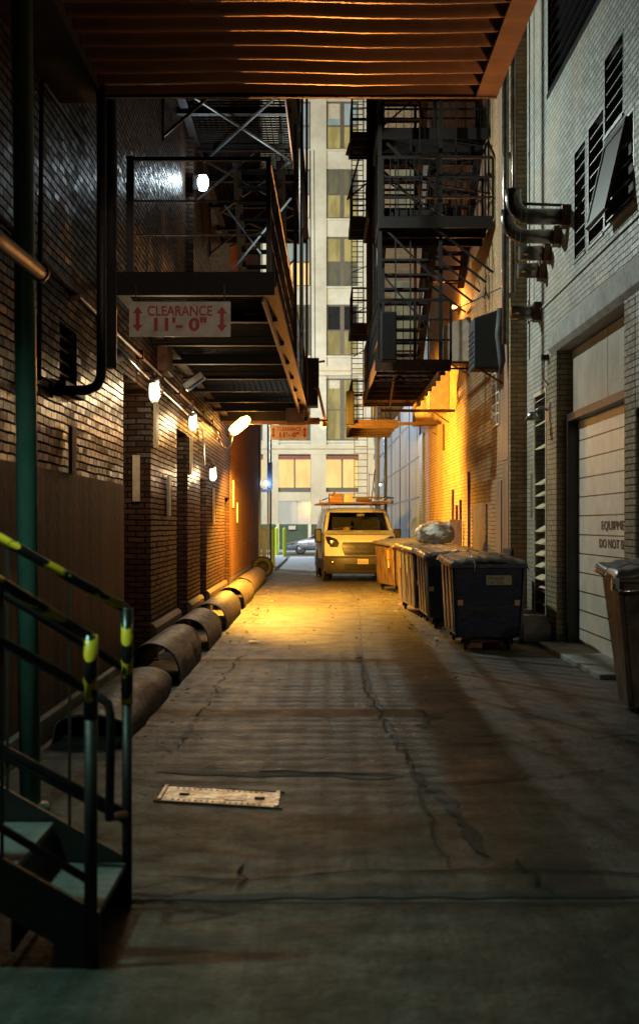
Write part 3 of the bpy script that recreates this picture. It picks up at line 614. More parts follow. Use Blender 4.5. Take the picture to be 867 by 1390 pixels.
def torus(R0, r0, c, n=24, k=10, axis='y'):
    vs = []; fs = []
    for i in range(n):
        for j_ in range(k):
            a, b = 2*math.pi*i/n, 2*math.pi*j_/k; rr = R0 + r0*math.cos(b); h = r0*math.sin(b)*1.1
            v = (rr*math.cos(a), h, rr*math.sin(a)) if axis == 'y' else ((h, rr*math.cos(a), rr*math.sin(a)) if axis == 'x' else (rr*math.cos(a), rr*math.sin(a), h))
            vs.append(Vector(c)+Vector(v)); fs.append((i*k+j_, ((i+1)%n)*k+j_, ((i+1)%n)*k+(j_+1)%k, i*k+(j_+1)%k))
    return MB().add(vs, fs, True)
torus(.23, .10, (0, 0, 0)).build('hoop', 'rubber', tw)
MB().lathe([(.0, 0), (.15, 0), (.15, .02), (0, .02)], axis='y').build('rim', 'guard_in', tw)
# ================================================================== CANOPY (corrugated bridge overhead)
cn = thing('metal_canopy', 'rusty corrugated metal canopy spanning overhead at the top', 'canopy', (0, 6, 5), world=True)
m = MB(); n = 330; vs = []
for i in range(n+1):
    y = 1.0 + 9.4*i/n; z = 5.0 + .032*math.sin(2*math.pi*y/.262) + .008*math.sin(y*3)
    for x in (-1.66, -1.2, -.7, -.2, .3, .8, 1.24): vs.append((x, y + .02*math.sin(x*2.1), z + .006*math.sin(x*4+y)))
m.add(vs, [(i*7+k, i*7+k+1, (i+1)*7+k+1, (i+1)*7+k) for i in range(n) for k in range(6)], True)
m.build('corrugated_soffit', 'soffit', cn)
MB().box(1.235, 1.40, 1.0, 10.44, 4.955, 4.975).box(1.38, 1.40, 1.0, 10.44, 4.976, 5.5).build('side_fascia', 'soffit', cn)
MB().box(-2.05, 1.40, 10.42, 10.46, 4.95, 5.03).box(-1.66, 1.38, 10.44, 10.46, 5.031, 5.5).build('front_flashing', 'rust', cn)
MB().box(-2.05, 1.37, 1.0, 10.4, 5.3, 5.49).build('roof_deck', 'rust', cn)
MB().box(-2.05, -1.665, 1.0, 10.41, 4.9, 5.29).build('edge_beam', 'black', cn)
# ================================================================== LEFT FIRE ESCAPE
def grating(mb, x0f, x1f, y0, y1, z, pitch=.045, h=.028, rods=.11, rw=.007):
    n = int((y1-y0)/pitch)
    for i in range(n+1):
        y = y0 + i*pitch; mb.box(x0f(y), x1f(y), y, y+.007, z-h, z)
    xa, xb = x0f(y0), x1f(y0); k = int((xb-xa)/rods)
    for j_ in range(k+1):
        t = j_/k
        mb.bar((x0f(y0)*(1-t)+x1f(y0)*t, y0, z-.006), (x0f(y1)*(1-t)+x1f(y1)*t, y1, z-.006), rw)
def stair(mbt, mbs, x0, x1, y0, z0, y1, z1, n, depth=.2):
    for i in range(n):
        t = (i+.5)/n; y = y0+(y1-y0)*t; z = z0+(z1-z0)*t
        mbt.box(x0, x1, y-depth/2, y+depth/2, z-.012, z); mbt.box(x0, x1, y-depth/2-.006, y-depth/2, z-.04, z)
        mbt.box(x0, x1, y+depth/2, y+depth/2+.006, z-.04, z)
    for x in (x0, x1):
        mbs.bar((x, y0, z0), (x, y1, z1), .02, .14)
        for hh in (.5, .95): mbs.bar((x, y0, z0+hh), (x, y1, z1+hh), .025)
        for i in range(5):
            t = i/4; mbs.bar((x, y0+(y1-y0)*t, z0+(z1-z0)*t), (x, y0+(y1-y0)*t, z0+(z1-z0)*t+.95), .02)
fe = thing('fire_escape', 'black iron fire escape over the left wall with its slatted underside lit from below', 'fire escape', (LW, 12.6, 3.9), world=True)
xo = lambda y: -.47 + (y-12.6)/15.4*.20
xi = lambda y: LW + .12
for (Z, ya, yb) in ((3.95, 12.62, 28.0), (7.7, 15.5, 28.0)):
    g_ = MB(); grating(g_, xi, xo, ya, yb, Z, .125, .03, .08, .013); g_.build('platform_grating', 'ironsoft', fe)
    f_ = MB()
    y = ya
    while y < yb - .3:
        f_.box(xi(y)-.12, xo(y), y, y+.06, Z-.13, Z-.031); f_.box(xi(y)-.12, xo(y), y-.03, y+.09, Z-.14, Z-.131); y += 1.9
    f_.box(xi(yb)-.12, xo(yb)+.05, yb, yb+.10, Z-.16, Z+.02)
    f_.bar((xo(ya), ya, Z-.07), (xo(yb), yb, Z-.07), .05, .15); f_.bar((xi(ya), ya, Z-.07), (xi(yb), yb, Z-.07), .04, .12)
    f_.build('platform_frame', 'ironsoft', fe)
    MB().bar((xo(ya)-.06, ya+.1, Z-.16), (xo(yb)-.06, yb, Z-.16), .12, .02).build('flange', 'rustpaint', fe)
    r_ = MB()
    for hh in (.40, .72, 1.12):
        r_.bar((xo(ya), ya, Z+hh), (xo(yb), yb, Z+hh), .022 if hh < 1 else .04)
        if hh < 1 or True: r_.bar((LW+.27, ya, Z+hh), (xo(ya), ya, Z+hh), .016 if hh < 1 else .035)
        r_.bar((LW+.1, yb, Z+hh), (xo(yb), yb, Z+hh), .03)
    y = ya
    while y <= yb+.01:
        r_.bar((xo(y), y, Z), (xo(y), y, Z+1.14), .045 if y == ya else .03); y += .9
    y = ya
    while y <= yb: r_.bar((xo(y)+.005, y, Z+.02), (xo(y)+.005, y, Z+1.1), .012); y += .15
    r_.bar((LW+.27, ya, Z-.1), (LW+.27, ya, Z+1.14), .07)
    r_.build('railing', 'black', fe)
    b_ = MB()
    for y in (ya+2, ya+5.8, ya+9.6):
        b_.bar((LW, y, Z-1.0), (xo(y)*.6+LW*.4, y, Z-.14), .035); b_.bar((LW+.01, y, Z-1.05), (LW+.01, y, Z-.1), .03)
    if Z > 5: b_.build('bracket', 'steel', fe)
MB().box(LW+.05, xo(12.6)+.06, 12.52, 12.61, 3.76, 3.98).build('end_beam', 'ironsoft', fe, bevel=.006)
MB().box(LW+.05, xo(28)+.3, 28.11, 28.16, 3.72, 3.86).box(LW+.2, xo(28)+.1, 28.11, 28.2, 3.92, 3.98).build('end_beam', 'rustpaint', fe)
p_ = MB()
for y in (20, 24, 28): p_.bar((xo(y)+.03, y, 3.9), (xo(y)+.03, y, 12), .05)
for y in (21, 22.7, 26): p_.tube([(xo(y)+.08, y, 4.0), (xo(y)+.06, y, 12)], .012, 6)
p_.bar((xo(27)+.22, 27, 4.6), (xo(27)+.2, 27, 9.2), .015); p_.bar((xo(27)+.14, 27, 4.8), (xo(27)+.12, 27, 9.2), .02)
p_.build('post', 'black', fe, each=True)
x_ = MB()
for (ya, yb) in ((18, 21.5), (21.5, 25), (25, 28)):
    x_.bar((LW+.2, ya, 7.5), (xo(yb)-.1, yb, 7.5), .03, .03); x_.bar((xo(ya)-.1, ya, 7.46), (LW+.2, yb, 7.46), .03, .03)
x_.bar((LW+.3, 22, 5.4), (xo(22)-.1, 22, 7.0), .03); x_.bar((LW+.5, 22.1, 6.9), (LW+1.1, 22.1, 6.1), .028); x_.bar((LW+.4, 24.5, 5.2), (xo(24)-.1, 24.5, 6.5), .028)
x_.build('cross_brace', 'bracemetal', fe, each=True)
t_, s_ = MB(), MB(); stair(t_, s_, -1.35, -.62, 26.6, 4.0, 22.0, 7.6, 17); t_.build('stair_treads', 'ironsoft', fe); s_.build('stair_stringer', 'black', fe)
cw = MB().box(xo(27)-.12, xo(27)+.28, 26.6, 27.2, 3.98, 4.32).box(xo(27)+.02, xo(27)+.3, 26.7, 27.1, 4.36, 4.95).box(xo(27)-.25, xo(27)+.2, 26.7, 27.1, 4.33, 4.36)
cw.build('counterweight_box', 'black', fe, bevel=.01)
MB().bar((xo(27)+.28, 27, 4.9), (xo(27)+.42, 27, 4.92), .04).bar((xo(27)+.28, 27, 4.36), (.14, 28.3, 3.86), .05).bar((xo(27), 28.2, 3.83), (xo(27)+.48, 28.2, 3.8), .05).build('pivot_arm', 'rust', fe)
MB().box(xo(26)-.32, xo(26)+.02, 25.5, 26.1, 3.55, 3.84).build('hinge_plate', 'rustpaint', fe, bevel=.01)
def sign(x, y, z0, w_, h_, lab, tilt=0):
    t = thing('clearance_sign', lab, 'sign', (x, y, z0), group='clearance signs under the left fire escape')
    MB().box(0, w_, 0, .012, 0, h_).build('panel', 'signwhite', t, bevel=.002)
    b_ = MB()
    for xx in (.06, w_-.06): b_.bar((xx, .03, h_*.9), (xx, .03, h_+.16), .012)
    b_.build('hanger', 'black', t)
    text('lettering', 'CLEARANCE', .135*w_/.98, 'signred', t, at(w_*.5, -.002, h_*.72), w_*.64, .001, .0022)
    text('figures', '11\'- 0"', .17*w_/.98, 'signred', t, at(w_*.49, -.002, h_*.33), w_*.52, .001, .006)
    for xx in (w_*.085, w_*.915):
        a = h_*.5; u = h_*.36; hw = w_*.05
        m = MB().prism([(xx, a+u), (xx+hw, a+u*.45), (xx+hw*.38, a+u*.45), (xx+hw*.38, a-u*.45), (xx+hw, a-u*.45), (xx, a-u), (xx-hw, a-u*.45), (xx-hw*.38, a-u*.45), (xx-hw*.38, a+u*.45), (xx-hw, a+u*.45)], 'y', -.004, -.0005)
        m.build('arrow', 'signred', t)
    return t
sign(-1.77, 12.46, 3.36, .95, .33, 'near dim clearance sign, large, red on dirty white')
sign(-1.02, 28.24, 3.40, .80, .31, 'far orange lit clearance sign, smaller in view, above the bollards')
# ================================================================== RIGHT WHITE BUILDING
RW = 3.15
wb = thing('white_building', 'white painted brick building with garage door and slatted vents on the right', 'building', (RW, 15, 0), world=True)
ops = [(10.0, 13.2, 0, 2.75), (13.7, 17.6, 0, 3.9), (15.7, 16.35, 4.83, 6.15), (14.7, 15.5, 4.83, 6.2), (13.75, 14.62, 5.85, 6.7), (13.3, 14.62, 4.85, 5.75), (8, 18.2, 7.5, 10.5), (18.35, 19.5, .15, 3.5)]
mb = MB(); sheet_x(mb, RW, -6, 20.1, 0, 34, [o for o in ops], .34)
mb.box(RW+.34, 14, -6, 20.1, 0, 34); mb.build('wall', 'brick_white', wb)
mb = MB().add([(RW+.002, 17.597, 0), (RW+.34, 17.597, 0), (RW+.34, 17.597, 3.9), (RW+.002, 17.597, 3.9)], [(0,1,2,3)])
mb.box(RW-.004, RW-.001, 13.22, 13.68, 0, 3.9); mb.box(RW-.004, RW-.001, 17.62, 18.3, 0, 3.9); mb.build('brick_pier', 'brick_cream', wb)
mb = MB().prism([(RW, 3.9), (RW-.05, 3.96), (RW-.05, 4.2), (RW, 4.26)], 'y', 9, 18.0); mb.build('lintel', 'concrete', wb, bevel=.008)
MB().box(RW-.02, RW, 8, 20.0, 4.62, 4.66).build('string_course', 'brick_white', wb)
# garage door
gd = MB().box(RW+.26, RW+.30, 13.85, 17.45, 0, 2.95)
gd.build('garage_door', 'doorwhite', wb); gdo = wb.children[-1]
m = MB()
for k in range(1, 12): m.box(RW+.255, RW+.2599, 13.85, 17.45, k*.245-.006, k*.245+.006)
m.build('panel_grooves', 'text', gdo)
ROTR = Matrix.Rotation(R(-90), 4, 'Z') @ FRONT
text('lettering', 'EQUIPMENT', .15, 'text', gdo, at(RW+.252, 15.2, 1.585, ROTR), 1.6)
text('lettering', 'DO NOT BLOCK', .15, 'text', gdo, at(RW+.252, 15.12, 1.37, ROTR), 2.0)
MB().box(RW+.12, RW+.33, 17.45, 17.59, 0, 2.95).box(RW+.12, RW+.33, 13.71, 13.84, 0, 2.95).box(RW+.12, RW+.33, 13.71, 17.59, 2.951, 3.05).build('door_frame', 'vandark', wb, bevel=.005)
MB().box(RW+.2, RW+.24, 13.71, 15.4, 3.052, 3.89).box(RW+.2, RW+.24, 15.42, 17.59, 3.052, 3.89).build('transom_panel', 'panel', wb)
MB().box(RW-.25, RW+.5, 13.72, 17.58, -.1, .05).build('threshold', 'concrete', wb, bevel=.01)
MB().box(RW+.30, RW+.33, 10.1, 13.1, 0, 2.7).build('side_door', 'vandark', wb)
def louvres(y0, y1, z0, z1, pitch, mat='galv', dep=.1, frame=.03, broken=()):
    b_ = MB().box(RW+.2, RW+.22, y0, y1, z0, z1).build('vent', 'guard_in', wb)
    f_ = MB().box(RW-.004, RW+.02, y0-frame, y0, z0, z1).box(RW-.004, RW+.02, y1, y1+frame, z0, z1).box(RW-.004, RW+.02, y0-frame, y1+frame, z1, z1+frame).box(RW-.02, RW+.02, y0-frame, y1+frame, z0-frame, z0)
    f_.build('vent_frame', mat, b_)
    s_ = MB(); k = 0; z = z0 + pitch*.5
    while z < z1 - .02:
        if k not in broken:
            a = 0 if not broken else random.uniform(-.02, .02)
            s_.add([(RW+.01, y0, z-.03+a), (RW+.01, y1, z-.03), (RW+dep, y1, z+.05), (RW+dep, y0, z+.05+a), (RW+.01, y0, z-.018+a), (RW+.01, y1, z-.018), (RW+dep, y1, z+.062), (RW+dep, y0, z+.062+a)], [(0,3,2,1),(4,5,6,7),(0,1,5,4),(1,2,6,5),(2,3,7,6),(3,0,4,7)])
        z += pitch; k += 1
    s_.build('slats', mat, b_)
louvres(15.7, 16.35, 4.83, 6.15, .15); louvres(14.7, 15.5, 4.83, 6.2, .15); louvres(13.75, 14.62, 5.85, 6.7, .14); louvres(13.3, 14.62, 4.85, 5.75, .2)
louvres(8, 18.2, 7.5, 10.5, .16, 'steel', .12, .06); louvres(18.45, 19.4, .25, 3.45, .17, 'paleboard', .14, .05, (8, 12, 13, 15, 17))
# hanging sash
mt = Matrix.Translation((RW-.02, 14.0, 5.72)) @ Matrix.Rotation(R(13), 4, 'Y')
MB().box(-.02, .02, -.5, -.44, -.9, 0, mt).box(-.02, .02, .44, .5, -.9, 0, mt).box(-.02, .02, -.5, .5, -.04, .03, mt).box(-.02, .02, -.5, .5, -.93, -.88, mt).box(-.006, .006, -.44, .44, -.88, -.04, mt).build('open_sash', 'black', wb)
MB().prism([(19.95, 0), (18.0, 0), (18.0, .25), (18.35, .34), (19.95, .34)], 'x', RW-.38, RW-.001).build('concrete_kerb', 'concrete', wb, bevel=.02)
MB().box(RW-.02, RW+.06, 19.55, 19.62, 1.7, 2.35).build('bright_flashing', 'chrome', wb)
tag(MB().tube([(RW-.002, 17.15, 5.72), (RW-.55, 17.15, 5.74), (RW-.58, 17.15, 5.72), (RW-.58, 17.15, 5.62)], .02).build('wall_bracket', 'black'), 'short black pipe bracket on the pale wall above the ducts', 'bracket')
wlm = thing('wall_lamp', 'unlit grey wall lamp beside the tall slatted vent', 'lamp', (RW, 18.1, 3.1), world=True)
MB().tube([(RW, 18.1, 3.15), (RW-.12, 18.1, 3.2), (RW-.2, 18.1, 3.14)], .02).box(RW-.03, RW-.001, 18.0, 18.2, 3.0, 3.25).build('arm', 'galv', wlm)
MB().lathe([(0, .06), (.05, .05), (.11, -.06), (0, -.05)], (RW-.24, 18.1, 3.08), 14).build('shade', 'galv', wlm)
tag(MB().tube([(RW-.06, 18.2, 3.9), (RW-.07, 18.2, 3.6), (RW-.02, 18.1, 3.5)], .008, 6).box(RW-.1, RW, 18.15, 18.25, 3.85, 3.92).build('camera_bracket', 'steel'), 'small bracket with a hanging wire above the wall lamp', 'bracket')
# ducts
def duct(y, z, L, r, lab, elbow=True, up=.0):
    t = thing('exhaust_duct', lab, 'duct', (RW, y, z), group='metal exhaust ducts on the right wall')
    if elbow:
        pts = [(0, 0, 0), (-L, 0, 0)]
        for k in range(1, 6):
            a = k*math.pi/12; pts.append((-L - .22*math.sin(a*1.2), 0, .22*(1-math.cos(a*1.2)) + .0))
        pts.append((pts[-1][0]-.05*0, 0, pts[-1][2] + .12))
    else: pts = [(0, 0, 0), (-L, 0, -.01)]
    MB().tube(pts, r, 18).build('pipe', 'duct', t)
    s_ = MB()
    for k in range(2, len(pts)-1): s_.tube([Vector(pts[k])-Vector((.004,0,0)), Vector(pts[k])+Vector((.004,0,0))], r*1.06, 18)
    if len(pts) > 3: s_.build('seam', 'galv', t)
    MB().box(-.10, -.002, -r*1.25, r*1.25, -r*1.3, r*1.3).build('wall_flange', 'rust', t, bevel=.005)
duct(16.75, 5.48, .48, .10, 'uppermost thick duct with a shiny elbow, under the slatted windows')
duct(17.35, 5.36, .46, .092, 'second duct down, bright elbow just under the uppermost')
duct(18.1, 5.30, .42, .10, 'third short duct, half hidden behind the second', False)
duct(18.5, 5.14, .38, .105, 'fourth duct, brown stub below the elbowed pair', False)
duct(18.9, 4.62, .42, .10, 'lowest duct stub, alone above the hanging cloth', False)
tag(MB().tube([(2.80, 19.9, 4.3), (2.80, 19.9, 9.6)], .055, 12).tube([(2.86, 19.5, 5.0), (2.86, 19.5, 9.4)], .03, 8).box(2.76, 2.9, 19.85, 20.0, 7.1, 7.16).box(2.76, 2.9, 19.85, 20.0, 5.0, 5.06).build('downpipe', 'duct'), 'grey vertical downpipe at the corner where white and tan walls meet', 'pipe')
# ================================================================== RIGHT TAN BUILDING
TW = 2.9
tb = thing('tan_brick_building', 'tan brick building lit yellow by the sodium lamp on the right', 'building', (TW, 21, 0), world=True)
mb = MB().box(TW, 14, 20.102, 37.5, 0, 34); mb.build('wall', 'brick_tan', tb)
MB().box(TW-.012, TW-.001, 20.25, 21.4, 2.6, 12).box(TW-.012, TW-.001, 20.25, 20.9, .3, 2.55).box(TW-.02, TW-.001, 21.0, 21.6, .3, 2.3).build('patch_boards', 'boards', tb)
MB().box(TW-.009, TW-.001, 22.6, 33.5, 6.6, 16).build('streaked_upper_wall', 'boards', tb)
wn = MB().box(TW-.014, TW-.002, 21.15, 22.05, 3.2, 4.1).build('window', 'w_dark', tb)
m = MB()
for k in range(6): m.box(TW-.03, TW-.0141, 21.15, 22.05, 3.2+k*.17, 3.225+k*.17)
m.box(TW-.03, TW-.0141, 21.5, 21.53, 3.2, 4.1).box(TW-.031, TW-.0141, 21.15, 21.19, 3.19, 4.11).build('window_bars', 'paleboard', wn)
MB().box(TW-.03, TW-.001, 22.8, 24.8, .1, 1.95).build('steel_hatch', 'brownbin', tb, bevel=.004)
m = MB()
for k in range(26): m.lathe([(0, 0), (.012, .0), (.012, .02), (0, .02)], (TW-.045, 24.75, .2+k*.07), 6, 'x')
for k in range(14): m.lathe([(0, 0), (.012, .0), (.012, .02), (0, .02)], (TW-.045, 22.85, .2+k*.12), 6, 'x')
m.build('rivets', 'rust', tb)
for (y, z0, z1, w_) in ((28.4, .3, 2.35, .10), (27.6, .3, 2.0, .12), (26.9, .3, 2.1, .05), (30.5, 3.3, 3.9, .06), (25.4, .3, 2.6, .03)):
    MB().box(TW-.05, TW-.001, y, y+w_, z0, z1).build('steel_strip', 'rust', tb)
MB().box(TW-.06, TW-.001, 36.3, 37.4, 0, 4.1).build('roller_shutter', 'bluesteel', tb); rs = tb.children[-1]
m = MB()
for k in range(50): m.box(TW-.072, TW-.0601, 36.3, 37.4, .05+k*.08, .10+k*.08)
m.build('slats', 'ribbed', rs)
m = MB()
for (y, z, n) in ((24.6, 5.0, 3), (22.4, 5.4, 2)):
    m.tube([(TW-.03, y, z), (TW-.06, y+.2, z+.2), (TW-.05, y+.5, z+.1)], .012, 6)
m.build('loose_cable', 'black', tb)
# ---- low blue-grey metal clad building and far brick building
mbld = thing('metal_clad_building', 'low building clad in blue grey ribbed metal panels behind the van', 'building', (TW, 45, 0), world=True)
MB().box(TW, 12, 37.502, 62, 0, 5.6).build('wall', 'concrete', mbld)
m = MB()
y = 37.7
while y < 61.9:
    m.box(TW-.05, TW-.001, y, min(y+.16, 62), .1, 5.5); m.box(TW-.025, TW-.001, y+.161, min(y+.299, 62), .1, 5.5); y += .3
m.build('ribbed_panels', 'ribbed', mbld)
m = MB()
for z in (2.35, 3.5, 4.7): m.box(TW-.07, TW-.0501, 37.6, 62, z, z+.05)
for y in (41.5, 46.2, 51.5, 57): m.box(TW-.075, TW-.0501, y, y+.08, 0, 5.5)
m.build('seam', 'steel', mbld)
MB().box(TW-.12, TW+.1, 61.7, 62.05, 0, 6).build('corner_post', 'bluesteel', mbld)
fbld = thing('dull_brick_building', 'dull tan brick building rising behind the right fire escape', 'building', (3, 63, 0), world=True)
MB().box(2.75, 22, 62.2, 65, 0, 34).build('wall', 'brick_far', fbld)
for (x0, x1, z0, z1, mt_) in ((3.4, 4.7, 15.6, 19.2, 'w_dim'), (3.4, 4.7, 21.5, 25, 'w_dark'), (3.4, 4.7, 9.5, 13, 'w_dim'), (6, 7.3, 15.6, 19.2, 'w_dark'), (3.4, 4.7, 27, 30, 'w_dark')):
    f_ = MB().box(x0, x1, 62.12, 62.198, z0, z1).build('window', 'frame', fbld)
    MB().box(x0+.1, x1-.1, 62.10, 62.119, z0+.1, (z0+z1)/2-.04).box(x0+.1, x1-.1, 62.10, 62.119, (z0+z1)/2+.04, z1-.1).build('pane', mt_, f_)
# ================================================================== RIGHT FIRE ESCAPES
fr = thing('fire_escape', 'large black fire escape with crossing stairs against the tan wall on the right', 'fire escape', (TW, 22, 4.2), world=True)
def plat(par, x0, x1, y0, y1, z, rail=True, mat='ironsoft', rmat='ironsoft', pick=.14, rh=1.0, sides='fblr'):
    g_ = MB(); grating(g_, lambda y: x0, lambda y: x1, y0, y1, z, .06, .03, .12); g_.build('platform_grating', mat, par)
    f_ = MB().box(x0-.03, x1, y0-.03, y0, z-.16, z+.03).box(x0-.03, x1, y1, y1+.03, z-.16, z+.03).box(x0-.06, x0-.03, y0-.03, y1+.03, z-.16, z+.03)
    y = y0 + .9
    while y < y1: f_.box(x0, x1, y, y+.05, z-.12, z-.032); y += .9
    f_.build('platform_frame', mat, par)
    if rail:
        r_ = MB()
        for hh in (.35, .68, rh):
            t_ = .03 if hh < rh else .045
            if 'l' in sides: r_.bar((x0, y0, z+hh), (x0, y1, z+hh), t_)
            if 'f' in sides: r_.bar((x0, y0, z+hh), (x1, y0, z+hh), t_)
            if 'b' in sides: r_.bar((x0, y1, z+hh), (x1, y1, z+hh), t_)
        for (xx, yy) in ((x0, y0), (x0, y1), (x1, y0), (x1, y1), ((x0+x1)/2, y0)): r_.bar((xx, yy, z), (xx, yy, z+rh), .04)
        if 'l' in sides:
            y = y0
            while y < y1: r_.bar((x0, y, z), (x0, y, z+rh), .014); y += pick
        if 'f' in sides:
            x = x0
            while x < x1: r_.bar((x, y0, z), (x, y0, z+rh), .012); x += pick
        r_.build('railing', rmat, par)
plat(fr, .98, 2.15, 21.6, 28.0, 4.25, mat='rustdark', rmat='ironsoft', pick=.2)
plat(fr, 1.05, 2.86, 21.8, 23.2, 6.62, pick=.13, mat='ironsoft', rmat='ironsoft')
plat(fr, 1.05, 2.86, 22.4, 24.0, 8.25, pick=.13, mat='ironsoft', rmat='ironsoft')
plat(fr, 1.05, 2.86, 26.6, 29.0, 7.9, pick=.13, sides='lb')
plat(fr, 1.05, 2.86, 22.2, 24.0, 10.4, pick=.13, mat='ironsoft', rmat='ironsoft')
for (x0, x1, y0, z0, y1, z1, n) in ((1.12, 2.02, 27.6, 4.3, 23.1, 6.6, 12), (2.06, 2.82, 26.4, 6.3, 23.3, 8.2, 9), (1.15, 2.0, 27.2, 7.9, 24.0, 10.3, 11)):
    t_, s_ = MB(), MB(); stair(t_, s_, x0, x1, y0, z0, y1, z1, n, .22); t_.build('stair_treads', 'ironsoft', fr); s_.build('stair_stringer', 'ironsoft', fr)
p_ = MB()
for (x, y) in ((1.02, 22), (1.16, 23.9), (2.04, 22.2), (1.05, 28), (2.04, 28)): p_.bar((x, y, 4.2), (x, y, 12.5), .06)
for x in (1.0, 1.1): p_.bar((x, 25.5, 4.2), (x, 25.5, 12), .03)
p_.build('post', 'ironsoft', fr, each=True)
b_ = MB()
for i, y in enumerate((21.9, 22.8, 23.7, 24.8, 26.0)):
    b_.bar((1.9, y, 6.5), (2.88, y, 5.75), .035)
for y in (22.3, 24.0): b_.bar((1.15, y, 8.0), (2.0, y, 7.2), .04)
b_.bar((1.1, 22, 6.5), (2.0, 22, 5.6), .03)
b_.bar((.98, 23.5, 6.2), (2.1, 23.5, 4.9), .03)
b_.build('brace', 'ironsoft', fr, each=True)
k_ = MB()
for i in range(9):
    y = 22 + i*.75; k_.bar((1.02, y, 4.25), (1.02, y, 12.3), .018)
for (a, b) in (((1.05, 22, 9.3), (2.86, 22, 9.3)), ((1.05, 22.1, 7.4), (2.86, 22.1, 7.1)), ((1.3, 22.4, 4.3), (1.3, 22.4, 8.1)), ((1.55, 22.4, 4.3), (1.55, 22.4, 8.1)), ((2.3, 22.2, 6.6), (2.3, 22.2, 12)), ((1.7, 22.3, 6.6), (1.7, 22.3, 12)), ((1.05, 24, 7.9), (2.1, 22, 6.7)), ((2.1, 24, 9.6), (1.1, 22.3, 8.3))): k_.bar(a, b, .022)
k_.build('tie_bar', 'ironsoft', fr, each=True)
k_ = MB()
for i in range(7): k_.tube([(1.0+.02*i, 24+i*.5, 12), (1.04, 24.2+i*.45, 9), (1.0+.03*i, 24+i*.4, 7)], .01, 5)
k_.build('cable', 'ironsoft', fr)
MB().box(1.28, 1.95, 23.3, 23.7, 6.85, 7.12).build('equipment_box', 'ironsoft', fr, bevel=.01)
MB().bar((1.0, 21.7, 4.12), (2.9, 21.9, 4.18), .03).bar((2.0, 22.3, 5.06), (2.9, 21, 5.35), .014).build('tie_rod', 'ironsoft', fr)
bl = MB().box(1.0, 1.25, 21.2, 21.5, 4.22, 5.0); bl.build('counterweight', 'ironsoft', fr, bevel=.02)
MB().bar((1.28, 21.6, 4.3), (1.42, 26.5, 3.98), .07, .03).bar((2.0, 22, 4.1), (2.0, 27.8, 4.05), .09, .03).build('flange', 'rustpaint', fr)
MB().bar((1.0, 21.7, 4.7), (1.0, 28, 4.7), .012).bar((1.3, 28.03, 4.0), (2.88, 28.03, 4.0), .06).build('tie_rod', 'rust', fr)
# farther fire escape
ff = thing('fire_escape', 'narrower far fire escape with a long ladder seen against the pale facade', 'fire escape', (TW, 34, 4.2), world=True)
plat(ff, .80, 1.9, 31.5, 35.0, 4.05, mat='rustdark', rmat='ironsoft', rh=.95, pick=.16)
MB().box(.66, .85, 31.3, 31.6, 3.95, 4.75).build('end_box', 'ironsoft', ff, bevel=.03)
MB().bar((.7, 31.4, 3.95), (2.9, 31.4, 4.0), .07, .06).build('support_beam', 'rustdark', ff)
for z in (7.0, 9.9, 12.2): plat(ff, .92, 1.75, 36.0, 38.0, z, pick=.16)
l_ = MB()
for x in (.95, 1.28): l_.bar((x, 37.9, 4.2), (x, 37.9, 14), .025)
z = 4.3
while z < 14: l_.bar((.95, 37.9, z), (1.28, 37.9, z), .02); z += .145
l_.build('ladder', 'black', ff)
l_ = MB()
for x in (.98, 1.33): l_.bar((x, 36, 2.35), (x, 36, 4.0), .022)
for k in range(9): l_.bar((.98, 36, 2.45+k*.18), (1.33, 36, 2.45+k*.18), .02)
l_.bar((.92, 36, 2.33), (1.75, 36, 2.33), .05).bar((1.38, 36, 2.33), (1.38, 36, 3.0), .02).bar((1.62, 36, 2.33), (1.62, 36, 4.0), .05).bar((1.38, 36, 2.95), (1.62, 36, 2.95), .02)
l_.build('drop_ladder', 'black', ff)
p_ = MB()
for (x, y) in ((1.45, 36.1), (1.62, 37.9), (1.72, 34.9), (1.38, 33)): p_.bar((x, y, 4.1), (x, y, 14), .04)
for k in range(8): p_.bar((.95, 36.0, 5+k*1.15), (1.6, 37.9, 5.6+k*1.15), .02)
p_.bar((.8, 36, 10.4), (1.2, 36, 11.9), .05).bar((.78, 36, 10.4), (1.5, 36, 11.0), .04); p_.tube([(.78, 36, 11.6), (.85, 36, 11.9), (.95, 36, 11.7), (1.2, 36, 11.7)], .05)
p_.build('post', 'black', ff, each=True)
tag(MB().tube([(2.02, 40, 0), (2.02, 40, 6)], .05).tube([(1.55, 41, 1.6), (1.75, 41, 3.3)], .02, 6).build('downpipe', 'bluesteel'), 'dark green grey pipe standing beyond the van at the panel wall', 'pipe')
# ---- wall units
def unit(x0, y0, y1, z0, z1, mat, lab, dz=.08, cat='air conditioner'):
    t = thing('air_conditioner', lab, cat, (TW, y0, z0), group='boxes hanging on the tan brick wall', world=True)
    MB().prism([(x0, z0), (TW-.001, z0+.0), (TW-.001, z1+dz), (x0, z1-dz)], 'y', y0, y1).build('casing', mat, t, bevel=.015)
    m = MB()
    for k in range(7): m.box(x0-.012, x0-.001, y0+.05, y1-.05, z0+.08+k*(z1-z0-.3)/7, z0+.10+k*(z1-z0-.3)/7)
    m.build('grille', 'steel', t)
    MB().bar((TW-.01, y0+.1, z0-.25), (x0+.1, y0+.1, z0-.015), .03).bar((x0+.02, y0+.1, z0-.015), (TW, y0+.1, z0-.015), .03).build('bracket', 'rust', t)
unit(2.42, 20.7, 21.4, 4.05, 4.9, 'acdark', 'nearest wall unit, dark and cloth covered, beside the downpipe')
unit(2.40, 25.4, 26.2, 4.72, 5.50, 'ac', 'grey beige wall unit hanging level with the stair')
unit(2.44, 29.4, 30.2, 4.12, 4.92, 'ac', 'tan wall unit lit orange below the grey one')
